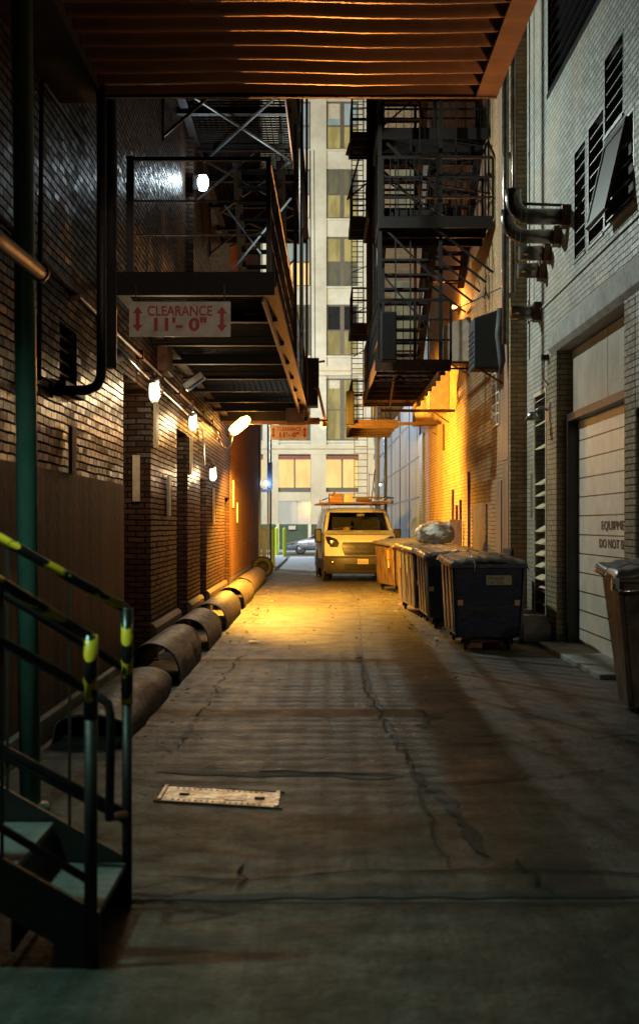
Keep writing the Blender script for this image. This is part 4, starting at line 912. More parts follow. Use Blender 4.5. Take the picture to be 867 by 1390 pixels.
unit(2.36, 32.4, 33.3, 4.05, 4.75, 'ac', 'farthest wall unit, low, tucked behind the orange lit one')
tag(MB().tube([(2.78, 20.3, 4.9), (2.76, 20.3, 4.5), (2.80, 20.3, 4.1), (2.78, 20.3, 3.9)], [.05, .07, .06, .02], 10).build('hanging_rag', 'acdark'), 'limp rag hanging from the downpipe foot', 'cloth')
# ================================================================== DUMPSTERS
def dumpster(loc, rz, W, L, H, bodymat, frontmat, lab, lidopen=0, sticker=None, stick_mats=('sticker',), taper=.05, sidemat=None, ref=True, strap=False, sidemarks=None, ribs=True, low=.17):
    t = thing('dumpster', lab, 'dumpster', loc, rz, 'wheeled dumpsters along the right wall')
    z0 = low; tx = taper
    vs = [(tx, tx*1.2, z0), (W-tx, tx*1.2, z0), (W-tx, L-tx, z0), (tx, L-tx, z0), (0, 0, H-.12), (W, 0, H-.12), (W, L, H-.04), (0, L, H-.04)]
    MB().add(vs, [(0,3,2,1),(0,1,5,4),(1,2,6,5),(2,3,7,6),(3,0,4,7),(4,5,6,7)]).build('body', bodymat, t, bevel=.008)
    if frontmat: MB().add([(.03+tx*.6, tx*.6-.02, .3), (W-.06, tx*.6-.02, .3), (W-.04, -.014, H-.2), (.06, -.014, H-.2)], [(0,1,2,3)]).build('front_panel', frontmat, t, solid=.004)
    m = MB()
    m.bar((-.015, 0, H-.12), (-.015, L, H-.05), .045, .06).bar((W+.015, 0, H-.12), (W+.015, L, H-.05), .045, .06).bar((-.04, -.02, H-.12), (W+.04, -.02, H-.12), .06, .045).bar((-.04, L+.02, H-.05), (W+.04, L+.02, H-.05), .06, .045)
    m.build('rim', bodymat, t, bevel=.006)
    m = MB()
    if ribs:
        for k in (.25, .5, .75): m.bar((tx-.004, L*k, z0+.04), (-.004, L*k, H-.15), .02, .03)
        m.build('side_rib', bodymat, t, each=True)
    MB().bar((tx-.005, tx*1.2-.005, z0), (-.003, -.005, H-.13), .035, .035).bar((W-tx+.005, tx*1.2-.005, z0), (W+.003, -.005, H-.13), .035, .035).build('corner_post', sidemat or bodymat, t)
    # lids: ribbed, slightly crowned
    for s_ in (0, 1):
        y0, y1 = (-.06, L*.5-.008) if s_ == 0 else (L*.5+.008, L+.05)
        ang = lidopen if s_ == 0 else lidopen*.4
        vs = []; nx, ny = 26, 6
        for i in range(nx+1):
            u = i/nx; x = -.06 + (W+.12)*u
            for k in range(ny+1):
                v = k/ny; y = y0 + (y1-y0)*v
                z = H - .075 + .04*y/L + .055*math.sin(math.pi*u) + (.012 if (i % 4 in (1, 2)) else 0) + .006*math.sin(y*9+x*4) + ang*u*.0
                if ang: z += (x+.06)*math.tan(ang)*.5
                if i in (0, nx): z -= .05
                if k == 0 and s_ == 0: z -= .05
                vs.append((x, y, z))
        fs = [(i*(ny+1)+k, i*(ny+1)+k+1, (i+1)*(ny+1)+k+1, (i+1)*(ny+1)+k) for i in range(nx) for k in range(ny)]
        MB().add(vs, fs, True).build('lid', 'lid', t, solid=.014)
    for (x, y) in ((.12+taper*.9, .16+taper), (W-.12-taper*.9, .16+taper), (.12+taper*.9, L-.18), (W-.12-taper*.9, L-.18)):
        c = MB().box(x-.05, x+.05, y-.05, y+.05, .145, .168).bar((x-.03, y, .15), (x-.03, y+.03, .07), .012, .05).bar((x+.03, y, .15), (x+.03, y+.03, .07), .012, .05).build('caster', 'steel', t)
        MB().lathe([(0, -.022), (.065, -.022), (.075, -.012), (.075, .012), (.065, .022), (0, .022)], (x, y+.03, .075), 16, 'x').build('wheel', 'rubber', c)
    MB().box(.16, W-.16, .3, .36, .10, .16).box(.16, W-.16, L-.4, L-.34, .10, .16).build('base_skid', 'rust', t)
    if ref:
        for x in (.045, W-.12): MB().box(x, x+.065, tx*.5-.035, tx*.5-.024, .58, .65).build('reflector', 'reflector', t)
    if sticker:
        x0, x1, za, zb = sticker
        s2 = MB().box(x0, x1, -.026, -.018, za, zb).build('sticker', 'sticker', t)
        if strap: text('lettering', 'NO PARKING', .045, 'text', s2, at((x0+x1)/2-.03, -.0275, (za+zb)/2+.02), (x1-x0)*.62, .0005); text('lettering', '555 - 0100', .035, 'text', s2, at((x0+x1)/2-.03, -.0275, (za+zb)/2-.03), (x1-x0)*.55, .0005)
    if strap:
        MB().tube([(.24, -.075, H-.03), (.25, -.082, H-.10), (.243, -.085, H-.17), (.25, -.06, H-.23)], .008, 6).tube([(.24, -.07, H-.02), (.22, .3, H+.02)], .008, 6).build('chain', 'chrome', t)
    if sidemarks:
        for (y, z0_, z1_, wd, mt_) in sidemarks:
            MB().bar((tx*(1-(z0_-.17)/(H-.29))-.012, y, z0_), (tx*(1-(z1_-.17)/(H-.29))-.012, y, z1_), .01, wd).build('sticker', mt_, t)
    return t
d1 = dumpster((1.71, 16.75, 0), 0, .88, 1.85, 1.2, 'navy', None, 'nearest navy dumpster with a pale label plate and a chain over its lid', sticker=(.40, .72, .84, .96), strap=True)
d2 = dumpster((1.65, 20.3, 0), R(.5), .9, 1.85, 1.22, 'navy', None, 'second dumpster, navy with a scraped brown front panel, half hidden by the nearest', sidemat='yellowbin')
MB().box(.34, .72, -.035, -.02, .30, 1.0).build('brown_panel', 'brownbin', d2, bevel=.004)
text('graffiti', 'Rv', .34, 'sticker', d2, at(.47, -.037, .62), .14, .0008)
MB().box(.30, .36, -.042, -.036, .84, .92).build('sticker', 'sticker', d2)
d3 = dumpster((1.62, 22.55, 0), R(3), .98, 2.75, 1.26, 'yellowbin', 'navy', 'third dumpster, long with yellow stickers down its side and a plastic bag on top', sidemat='brownbin',
     sidemarks=[(.45, .85, 1.08, .09, 'yellowsticker'), (.95, .75, 1.05, .12, 'yellowsticker'), (1.15, .35, .7, .06, 'sticker'), (2.0, .8, 1.1, .10, 'yellowsticker'), (1.5, .9, 1.08, .07, 'sticker')])
d4 = dumpster((1.74, 30.9, 0), R(11), 1.0, 1.85, 1.22, 'brownbin', 'brownbin', 'farthest dumpster, brown and slewed with a propped lid, right in front of the van', lidopen=R(10), ref=False, ribs=False,
     sidemarks=[(.5, .78, 1.0, .14, 'orangesticker'), (.5, .58, .76, .12, 'sticker')])
d5 = dumpster((2.50, 11.0, 0), 0, .95, .78, 1.27, 'brownbin', None, 'short grey brown tapered bin with a black rim by the garage opening', taper=.13, ref=False, ribs=False, low=.06)
MB().tube([(-.07, -.05, 1.14), (-.07, -.09, 1.07), (-.01, -.12, 1.05), (.16, -.12, 1.06), (.20, -.08, 1.14)], .014, 8).box(-.09, -.03, -.08, -.04, 1.06, 1.16).build('handle', 'chrome', d5)
# bag
bg_ = bpy.data.meshes.new('trash_bag')
import bmesh
bm = bmesh.new(); bmesh.ops.create_icosphere(bm, subdivisions=5, radius=1)
for v in bm.verts:
    c = v.co.copy(); n1 = noise.noise(c*1.6)*.22; n2 = abs(noise.noise(c*4.5+Vector((3, 1, 0))))*.16; n3 = abs(noise.noise(c*10))*.05
    k = 1 + n1 - n2 - n3; v.co = Vector((c.x*.37*k, c.y*.34*k, max(-.17, c.z*.23*k)))
for f in bm.faces: f.smooth = True
bm.to_mesh(bg_); bm.free(); bg_.materials.append(M['bag'])
bo = bpy.data.objects.new('trash_bag', bg_); COL.objects.link(bo); bo.location = (2.11, 23.7, 1.44)
tag(bo, 'crumpled pale plastic bag sitting on the third dumpster', 'bag')
# odds and ends behind dumpsters
tag(MB().lathe([(0, 0), (.15, 0), (.17, .03), (.03, .75), (0, .76)], (2.72, 25.9, 1.0-.99), 4).build('traffic_cone', 'guard_in'), 'dark cone poking up behind the dumpsters by the yellow wall', 'cone')
tag(MB().box(2.62, 2.86, 26.6, 26.7, 0, 1.7).build('plank', 'wood', bevel=.005), 'upright wooden plank leaning by the yellow wall behind the bag', 'plank')
tag(MB().box(2.60, 2.72, 18.9, 19.6, 0, .8).box(2.73, 2.77, 18.85, 19.7, 0, 1.25).build('stacked_boards', 'guard_in', bevel=.01), 'dark boards stacked behind the nearest navy dumpster', 'boards')
tag(MB().box(1.9, 2.12, 17.2, 17.5, .0, .14).build('cardboard_box', 'woodlight', bevel=.004), 'flattened brown cardboard box under the nearest dumpster', 'box')
pp = MB().add([(.42, 15.6, .02), (.5, 15.55, .05), (.52, 15.68, .02), (.45, 15.75, .06)], [(0,1,2,3)]); tag(pp.build('paper_scrap', 'signwhite', solid=.002), 'crumpled orange lit paper scrap beside the centre crack', 'litter')
pp = MB().add([(-.95, 17.9, .02), (-.8, 17.85, .035), (-.78, 18.0, .02), (-.92, 18.05, .03)], [(0,1,2,3)]); tag(pp.build('paper_scrap', 'signwhite', solid=.002), 'flat paper scrap near the third wheel guard', 'litter')
rnd = random.Random(31)
for i in range(9):
    x, y = rnd.choice([(1.35, 18), (1.2, 21), (1.25, 24), (-.9, 22), (.6, 16.5)]); x += rnd.uniform(-.2, .2); y += rnd.uniform(-1.5, 1.5); a = rnd.uniform(0, 6); q = rnd.uniform(.03, .07)
    pts = [(x+math.cos(a+k*1.57)*q*rnd.uniform(.6, 1.2), y+math.sin(a+k*1.57)*q*1.3, .016+rnd.uniform(0, .03)) for k in range(4)]
    tag(MB().add(pts, [(0,1,2,3)]).build('paper_scrap', rnd.choice(['signwhite', 'sticker', 'woodlight'])), 'tiny torn scrap of paper littering the yellow lit alley floor', 'litter', 'torn paper scraps on the alley floor')
# drain plate
dp = thing('drain_plate', 'rectangular shiny metal drain plate set in the ground before the stairs', 'drain cover', (-.58, 7.8, 0), 0)
dpw, dpd = .33, .21
MB().box(-dpw, dpw, -dpd, dpd, .001, .006).build('plate', 'drain', dp)
MB().box(-dpw-.02, -dpw, -dpd, dpd, .001, .016).box(dpw, dpw+.025, -dpd, dpd, .001, .016).build('edge_strip', 'drain', dp)
m = MB()
for k in range(16):
    if k == 8: continue
    for y in (-.18, .15): m.box(-.27+k*.034, -.257+k*.034, y, y+.026, .0065, .0078)
m.box(-.24, -.18, -.04, .03, .0065, .0078).box(.21, .27, -.04, .04, .0065, .0078)
m.build('slots', 'crack', dp)
for q in (-.14, .03): MB().box(q, q+.13, -.1, .1, .0065, .010).build('raised_panel', 'drain', dp, bevel=.002)
MB().box(-.37, .38, -.235, -.215, .001, .010).build('frame_rim', 'rust', dp); MB().box(-.37, .38, .215, .235, .001, .010).build('frame_rim', 'rust', dp)
for ch in dp.children:
    for v in ch.data.vertices: v.co.y -= .28*v.co.x
# ================================================================== STAIRS (foreground)
st = thing('metal_staircase', 'dark metal steps with two handrails wrapped in yellow and black tape', 'staircase', (-.8, 5.2, 0), world=True)
YF, YN = 5.57, 4.8
m = MB()
for k in range(5):
    x1 = -.80 - .3*k; z = .19 + .17*k
    m = MB().box(x1-.31, x1, YN+.03, YF-.03, z-.03, z).build('tread', 'tread', st, bevel=.004)
MB().box(-3.2, -2.31, YN+.03, YF-.03, .98, 1.02).build('landing', 'tread', st)
for y in (YF, YN):
    MB().prism([(-.79, 0), (-.79, .20), (-2.3, 1.06), (-2.3, .86), (-.95, .09), (-.95, 0)], 'y', y-.012, y+.012).build('stringer', 'black', st)
for k in range(5):
    x1 = -1.10 - .3*k; z = .19 + .17*k
    MB().box(x1-.012, x1-.002, YN+.02, YF-.02, z-.14, z+.14).build('riser', 'guard_in', st)
sl = .56
def rail(y, x, z, r, sl=.56, mat='black', name='rail', x2=-2.25):
    return MB().tube([(x, y, z), (x2, y, z + (x-x2)*sl)], r, 10).build(name, mat, st)
rail(YF, -.80, 1.245, .021, .56, 'tape', 'top_rail'); rail(YF, -.80, .99, .018, .62); rail(YF, -.80, .372, .030, .53, 'steel')
rail(YN, -.82, 1.19, .021, .62, 'tape', 'top_rail'); rail(YN, -.82, 1.0, .018, .56); rail(YN, -.82, .31, .016, .6)
MB().tube([(-.80, YF, 0), (-.80, YF, .85)], .021, 12).build('post', 'black', st); MB().tube([(-.80, YF, .851), (-.80, YF, 1.25)], .025, 12).build('taped_post', 'tape', st)
MB().tube([(-.82, YN, 0), (-.82, YN, .9)], .024, 12).build('post', 'black', st); MB().tube([(-.82, YN, .901), (-.82, YN, 1.2)], .026, 12).build('taped_post', 'tape', st)
MB().tube([(-1.3, 5.2, 1.17), (-.87, 5.2, .935), (-.82, 5.2, .90), (-.81, 5.2, .84), (-.815, 5.2, .45), (-.80, 5.5, .40)], .018, 10).build('return_rail', 'black', st)
m = MB()
for k in range(7):
    x = -1.04 - .26*k
    m.bar((x, YF, .2 - (x+.8)*.57), (x, YF, 1.245 - (x+.8)*.56), .012); 
    x -= .1
    m.bar((x, YN, .2 - (x+.8)*.57), (x, YN, 1.19 - (x+.82)*.62), .012)
m.build('baluster', 'black', st, each=True)
# ================================================================== VAN
van = thing('parked_van', 'white cargo van with a loaded roof rack parked facing down the alley', 'van', (1.19, 37.0, 0), R(3))
S = [(.24, .10), (.30, .03), (.50, 0), (.70, .01), (.72, .03), (1.00, .05), (1.16, .10), (1.30, .26), (1.36, .62), (1.41, .80), (1.43, .84), (1.95, 1.38), (2.0, 1.44), (2.06, 1.6), (2.10, 2.2), (2.11, 5.1), (2.05, 5.35), (1.8, 5.45), (1.0, 5.52), (.4, 5.52)]
def halfw(z, y):
    if z < 1.36 or y > 5.4 and z < 1.4: return .99 if z > .35 else .95
    return .99 - .15*min(1, (z-1.36)/.7)**1.1
def skin(s, t, off=0):
    i = min(int(s), len(S)-2); f = s - i; z = S[i][0]*(1-f)+S[i+1][0]*f; y = S[i][1]*(1-f)+S[i+1][1]*f
    wd = halfw(z, y)
    if y < 1.6: y += (.26 if z < 1.3 else .20)*abs(t)**3
    if z > 1.98: z -= .05*abs(t)**5
    # outward offset
    i2 = min(i+1, len(S)-1); dz = S[i2][0]-S[i][0]; dy = S[i2][1]-S[i][1]; L = math.hypot(dz, dy) or 1
    return Vector((t*wd*(1+off*.6*abs(t)), y - off*dz/L, z + off*dy/L))
def vpatch(s0, s1, t0, t1, off, ns=4, nt_=10, shape=None):
    vs = []
    for i in range(ns+1):
        f = i/ns; a, b = (t0, t1)
        if shape:
            q = f*(len(shape)-1); u = min(int(q), len(shape)-2); r = q-u
            a = shape[u][0]*(1-r)+shape[u+1][0]*r; b = shape[u][1]*(1-r)+shape[u+1][1]*r
        vs += [skin(s0+(s1-s0)*f, a+(b-a)*k/nt_, off) for k in range(nt_+1)]
    return MB().add(vs, [(i*(nt_+1)+k, i*(nt_+1)+k+1, (i+1)*(nt_+1)+k+1, (i+1)*(nt_+1)+k) for i in range(ns) for k in range(nt_)], True)
body = MB(); T = [-1, -.9, -.75, -.5, -.25, 0, .25, .5, .75, .9, 1]
for i in range(len(S)-1):
    for k in range(len(T)-1):
        if i == 10 and 1 <= k <= 8: continue
        body.add([skin(i, T[k]), skin(i, T[k+1]), skin(i+.9999, T[k+1]), skin(i+.9999, T[k])], [(0,1,2,3)], True)
for sg in (-1, 1):
    cols = []
    for i in range(5, len(S)-1):
        e = skin(i, sg); cols.append(e)
    for a, b in zip(cols, cols[1:]):
        if a.y >= b.y - 1e-4 and abs(a.y-b.y) < 1e-4: continue
        za, zb = min(a.z, 1.36), min(b.z, 1.36)
        steps = [(a, b)]
        A = [a, Vector((sg*.99, a.y, za-.001)), Vector((sg*1.0, a.y, .9)), Vector((sg*.99, a.y, .33))]
        C = [b, Vector((sg*.99, b.y, zb-.001)), Vector((sg*1.0, b.y, .9)), Vector((sg*.99, b.y, .33))]
        for q in range(3): body.add([A[q], C[q], C[q+1], A[q+1]], [(0,1,2,3)], True)
ob = body.build('body', 'vanwhite', van)
vpatch(0, 4, -1.005, 1.005, .02, 6, 16).build('bumper', 'vangrey', van); bp_ = van.children[-1]
m = MB()
for sg in (-1, 1): m.box(sg*.985 if sg > 0 else -1.01, 1.01 if sg > 0 else -.985, .27, 5.5, .30, .60)
m.build('side_trim', 'vangrey', van)
vpatch(1.3, 2.0, -.46, .46, .05, 2, 8).build('lower_intake', 'vandark', bp_)
gr = vpatch(3.7, 5.6, -.50, .50, .038, 8, 14, [(-.36, .36), (-.50, .50), (-.54, .54), (-.50, .50)])
gr.build('grille', 'vandark', van); gro = van.children[-1]
m = MB()
for s0 in (4.1, 4.4, 4.75, 5.1, 5.4): 
    q = vpatch(s0, s0+.06, -.49+abs(s0-4.75)*.03, .49-abs(s0-4.75)*.03, .046, 1, 12); m.add(q.v, q.f, True)
m.build('grille_bar', 'vangrey', gro)
text('lettering', 'TRANSIT', .085, 'chrome', gro, at(0, -.022, .955), .36, .003, .002)
for sg in (-1, 1):
    q = vpatch(4.9, 6.7, 0, 1, .014, 6, 6, [(-.84, -.64), (-.92, -.60), (-.96, -.66), (-.97, -.86)] if sg < 0 else [(.64, .84), (.60, .92), (.66, .96), (.86, .97)]); hl = q.build('headlight', 'vandark', van)
    c = skin(5.55, sg*.78, .03); MB().lathe([(0, -.012), (.05, -.01), (.085, 0), (.09, .03), (0, .03)], c, 18, 'y').build('lens', 'chrome', hl)
    # wing mirror
    x0, x1 = sorted((sg*1.03, sg*1.24)); wm = MB().box(x0, x1, 1.02, 1.20, 1.08, 1.48).build('wing_mirror', 'vandark', van, bevel=.04)
    MB().box(min(sg*.95, sg*1.05), max(sg*.95, sg*1.05), 1.05, 1.15, 1.18, 1.26).build('mirror_arm', 'vandark', wm)
    xs = sg*1.003
    MB().add([(xs, 1.15, 1.36), (xs, 2.2, 1.36), (xs-sg*.095, 2.2, 1.93), (xs-sg*.08, 1.62, 1.90)], [(0,1,2,3)]).build('side_window', 'w_dark', van, solid=.004)
    m = MB()
    for yy in (1.12, 2.3, 3.7): m.box(min(xs-.004, xs+.004), max(xs-.004, xs+.004), yy, yy+.012, .5, 1.35)
    m.build('door_seam', 'vandark', van)
    MB().box(min(xs, xs+sg*.03), max(xs, xs+sg*.03), 2.02, 2.2, 1.08, 1.12).build('door_handle', 'vandark', van)
    for yy in (.95, 4.35):
        wq = torus(.265, .10, (sg*.86, yy, .36), axis='x').build('wheel', 'rubber', van)
        MB().lathe([(0, .08), (.08, .09), (.2, .05), (.21, 0)], (sg*.86, yy, .36), 16, 'x').build('rim', 'galv', wq)
        MB().lathe([(.40, -.02), (.43, -.02), (.43, .02), (.40, .02)], (sg*1.0, yy, .40), 20, 'x').build('wheel_arch', 'vangrey', van)
        MB().lathe([(0, 0), (.40, 0), (.40, .012), (0, .012)], (sg*.998, yy, .40), 20, 'x').build('wheel_well', 'guard_in', van)
        x0, x1 = sorted((sg*.6, sg*.96))
vpatch(10.02, 10.98, -.9, .9, .004, 3, 12).build('windscreen', 'glass', van)
q = vpatch(9.6, 10.02, -.92, .92, .008, 1, 12); q.build('cowl', 'vandark', van)
vpatch(7.15, 7.2, -.93, .93, .006, 1, 14).build('bonnet_seam', 'vandark', van)
for sg in (-1, 1): MB().lathe([(0, -.01), (.05, -.008), (.055, .02), (0, .02)], skin(2.2, sg*.78, .03), 14, 'y').build('fog_lamp', 'chrome', van)
for t0 in (-.62, .12): vpatch(8.5, 8.72, t0, t0+.5, .008, 1, 4).build('hood_vent', 'vandark', van)
m = MB()
for a, b in ((-.75, -.15), (.15, .7)): m.bar(skin(10.05, a, .02), skin(10.18, b, .02), .012)
m.build('wiper', 'vandark', van)
MB().box(-.8, .8, .95, 1.25, 1.25, 1.38).box(-.7, -.15, 1.7, 1.85, .8, 1.75).box(.15, .7, 1.7, 1.85, .8, 1.75).box(-.85, .85, 2.2, 2.25, .5, 2.0).build('interior', 'seat', van)
MB().lathe([(0, 0), (.035, 0), (.035, .04), (0, .04)], (.1, 1.5, 1.85), 8).box(0, .22, 1.46, 1.49, 1.84, 1.91).build('rear_view_mirror', 'chrome', van)
pl = MB().box(-.10, .20, -.045, -.035, .48, .64).build('number_plate', 'signwhite', van)
text('lettering', 'B10 7652', .10, 'text', pl, at(.05, -.046, .56), .25, .001)
m = MB()
for sg in (-1, 1): m.bar((sg*.80, 1.5, 2.22), (sg*.80, 5.2, 2.22), .04)
for y in (1.55, 2.7, 3.9, 5.1):
    m.bar((-1.05, y, 2.22), (1.05, y, 2.22), .045)
    for sg in (-1, 1): m.bar((sg*.8, y, 2.05), (sg*.8, y, 2.22), .03)
for sg in (-1, 1): m.bar((sg*1.05, 1.55, 2.2), (sg*1.05, 1.55, 2.32), .03)
m.build('roof_rack', 'rustpaint', van)
def onroof(name, mb, mat, lab, cat, bevel=.004, parts=()):
    o = mb.build(name, mat, bevel=bevel); o.location = van.location; o.rotation_euler = van.rotation_euler; tag(o, lab, cat); return o
cr_ = MB()
for z in (2.245, 2.34, 2.43): cr_.box(-.78, -.40, 1.6, 1.63, z, z+.075).box(-.78, -.40, 2.07, 2.1, z, z+.075)
for x in (-.78, -.43): cr_.box(x, x+.03, 1.631, 2.069, 2.245, 2.505)
cr_.box(-.74, -.44, 1.64, 2.06, 2.245, 2.40)
onroof('wooden_crate', cr_, 'woodlight', 'orange wooden crate strapped on the front of the van roof rack', 'crate')
onroof('toolbox', MB().box(-.36, -.05, 1.7, 2.3, 2.245, 2.47).box(-.35, -.06, 1.72, 2.28, 2.471, 2.50), 'galv', 'grey metal toolbox beside the crate on the van roof', 'toolbox')
onroof('tarp_bundle', MB().tube([(.0, 1.8, 2.30), (.22, 1.8, 2.33), (.45, 1.8, 2.29)], [.04, .08, .04], 10), 'rustpaint', 'brown rolled tarp in the middle of the van roof rack', 'tarp')
lad = MB()
for x in (.55, .95): lad.bar((x, 1.3, 2.28), (x, 5.3, 2.28), .03, .07)
for k in range(12): lad.bar((.55, 1.5+k*.33, 2.28), (.95, 1.5+k*.33, 2.28), .03)
onroof('ladder', lad, 'galv', 'aluminium ladder lying on the right of the van roof rack', 'ladder')
onroof('pipe_bundle', MB().tube([(.5, 1.6, 2.36), (1.08, 1.5, 2.37)], .025).tube([(.42, 1.7, 2.37), (1.0, 1.75, 2.40)], .02).tube([(-1.0, 1.6, 2.3), (-.7, 1.6, 2.42), (-.62, 1.6, 2.55)], .015), 'chrome', 'short shiny pipes tied across the van roof rack', 'pipes', 0)
hh_ = MB().lathe([(.16, 0), (.165, .01), (.12, .015), (.115, .08), (.08, .13), (0, .15)], (-.32, 1.12, 1.385), 18)
onroof('hard_hat', hh_, 'yellow', 'yellow hard hat on the dashboard behind the van windscreen', 'helmet', 0)
# ================================================================== STREET BEYOND
# bollards
def bollard(x, y, r, h, lab):
    t = thing('bollard', lab, 'bollard', (x, y, .09), group='yellow green bollards on the side pavement')
    MB().lathe([(r, 0), (r, h-.1), (r*.9, h-.04), (r*.5, h), (0, h)], n=16).build('sleeve', 'bollard', t)
    MB().lathe([(r*1.3, 0), (r*1.3, .02), (0, .021)], n=16).build('base', 'concrete', t)
bollard(-1.66, 48.2, .09, 1.38, 'nearest yellow green bollard, thickest in view, at the building corner')
bollard(-2.02, 65.0, .085, 1.38, 'bollard directly behind the nearest one')
bollard(-1.58, 62.6, .085, 1.36, 'bollard standing by itself nearer the van')
# metal frame/doorway at left corner + blue light
df = thing('steel_gate_frame', 'blue grey steel gate frame with a glaring lamp at the left corner', 'gate', (-1.95, 47, 0), world=True)
MB().box(-2.1, -2.02, 47.0, 47.1, .09, 5.4).box(-1.80, -1.74, 47.0, 47.1, .09, 5.4).box(-2.1, -1.66, 46.95, 47.12, 2.75, 2.85).build('frame', 'bluesteel', df)
MB().box(-2.0, -1.82, 47.02, 47.06, .09, 1.5).build('panel', 'bluesteel', df)
MB().box(-1.78, -1.62, 46.92, 47.06, 2.86, 3.8).build('lamp_box', 'bluesteel', df, bevel=.01)
lg = MB().lathe([(0, -.09), (.07, -.06), (.09, 0), (.07, .06), (0, .09)], (-1.84, 46.88, 3.05), 12).build('lamp_glass', 'e_blue', df)
plight('gate_light', (-1.80, 46.7, 3.05), 22, (.35, .6, 1), .06)
tag(MB().tube([(-1.70, 47.6, .09), (-1.70, 47.6, 5.2)], .035).build('sign_pole', 'bluesteel'), 'thin dark pole rising beside the far clearance sign', 'pole')
tag(MB().box(-3.1, -2.12, 49.0, 49.2, .09, 1.9).build('utility_cabinet', 'galv', bevel=.02), 'grey utility cabinet behind the left corner', 'cabinet')
gl = thing('wall_lamp', 'small bluish lamp on the far right wall over the van', 'lamp', (TW, 55, 3.3), world=True)
MB().box(TW-.2, TW-.08, 54.9, 55.1, 3.3, 3.4).build('housing', 'steel', gl); MB().lathe([(0, -.06), (.06, 0), (0, .06)], (TW-.34, 55, 3.25), 10).build('glass', 'e_blue', gl)
MB().bar((TW-.34, 55, 3.32), (TW-.1, 55, 3.36), .03).build('arm', 'steel', gl)
# big facade across the street
FY = 88.0
fc = thing('limestone_building', 'pale limestone office building with rows of tall paired windows across the street', 'building', (0, FY, 0), world=True)
rows = [(26.5, 29.7), (21.9, 25.2), (17.4, 20.7), (12.8, 16.2), (7.16, 11.3)]
bays = [(.54 + 3.15*k, 2.64 + 3.15*k) for k in range(-5, 5)]
mb = MB(); X0, X1 = -18, 18
xs = sorted({X0, X1, *[c for b in bays for c in b]}); zs = sorted({6.2, 34.0, *[c for r in rows for c in r]})
for a, b in zip(xs, xs[1:]):
    for c, d in zip(zs, zs[1:]):
        mx, mz = (a+b)/2, (c+d)/2
        if any(p[0] < mx < p[1] for p in bays) and any(r[0] < mz < r[1] for r in rows): continue
        rec = .22 if any(p[0] < mx < p[1] for p in bays) else 0
        mb.box(a, b, FY+rec, FY+1.0, c, d)
mb.build('wall', 'stone', fc)
m = MB()
for p in bays: m.box(p[0]-.22, p[0]-.14, FY-.03, FY-.001, 11.9, 34)
m.build('pier_reveal', 'stone', fc)
MB().box(X0, X1, FY-.35, FY-.001, 11.75, 12.05).box(X0, X1, FY-.2, FY-.001, 11.45, 11.745).box(X0, X1, FY-.25, FY-.001, 6.6, 6.85).box(X0, X1, FY-.12, FY-.001, 6.25, 6.595).build('cornice', 'stonewarm', fc)
m = MB()
for p in bays: m.box(p[1]+.02, p[1]+1.03, FY-.15, FY+1, .02, 6.24)
m.build('ground_floor_pier', 'stonewarm', fc)
rw = random.Random(3)
pick = {(0, 4): ('w_pale', 'w_pale'), (0, 5): ('w_pale', 'w_yellow'), (1, 4): ('w_pale', 'w_bright'), (1, 5): ('w_dim', 'w_yellow'), (2, 4): ('w_pale', 'w_gold'), (2, 5): ('w_yellow', 'w_dim'), (3, 4): ('w_dim', 'w_dim'), (3, 5): ('w_dark', 'w_yellow'), (4, 4): ('w_dim', 'w_dim'), (4, 5): ('w_yellow', 'w_yellow')}
for ri, (z0, z1) in enumerate(rows):
    for bi, (x0, x1) in enumerate(bays):
        f_ = MB(); mid = (x0+x1)/2
        f_.box(x0, x0+.10, FY+.35, FY+.5, z0, z1).box(x1-.10, x1, FY+.35, FY+.5, z0, z1).box(mid-.14, mid+.14, FY+.33, FY+.5, z0, z1).box(x0+.1, mid-.14, FY+.37, FY+.5, z0, z0+.12).box(mid+.14, x1-.1, FY+.37, FY+.5, z0, z0+.12).box(x0+.1, mid-.14, FY+.37, FY+.5, z1-.1, z1).box(mid+.14, x1-.1, FY+.37, FY+.5, z1-.1, z1)
        zm = z0 + (z1-z0)*.5
        f_.box(x0+.1, mid-.14, FY+.38, FY+.5, zm-.05, zm+.05).box(mid+.14, x1-.1, FY+.38, FY+.5, zm-.05, zm+.05)
        fo = f_.build('window', 'frame', fc)
        MB().box(x0-.08, x1+.08, FY+.10, FY+.35, z0-.14, z0-.001).build('sill', 'stone', fo)
        if rw.random() < .55:
            hb = rw.uniform(.2, .75)*(z1-z0)*.5; xa_, xb_ = rw.choice([(x0+.1, mid-.14), (mid+.14, x1-.1)]); MB().box(xa_, xb_, FY+.425, FY+.435, z1-.1-hb, z1-.1).build('blind', 'paleboard', fo)
        tm, bmn = pick.get((ri, bi), (rw.choice(['w_dim', 'w_pale', 'w_yellow', 'w_dark']), rw.choice(['w_dim', 'w_yellow', 'w_dark'])))
        MB().box(x0+.1, mid-.14, FY+.44, FY+.46, zm+.05, z1-.1).box(mid+.14, x1-.1, FY+.44, FY+.46, zm+.05, z1-.1).build('pane', tm, fo)
        MB().box(x0+.1, mid-.14, FY+.44, FY+.46, z0+.12, zm-.05).box(mid+.14, x1-.1, FY+.44, FY+.46, z0+.12, zm-.05).build('pane', bmn, fo)
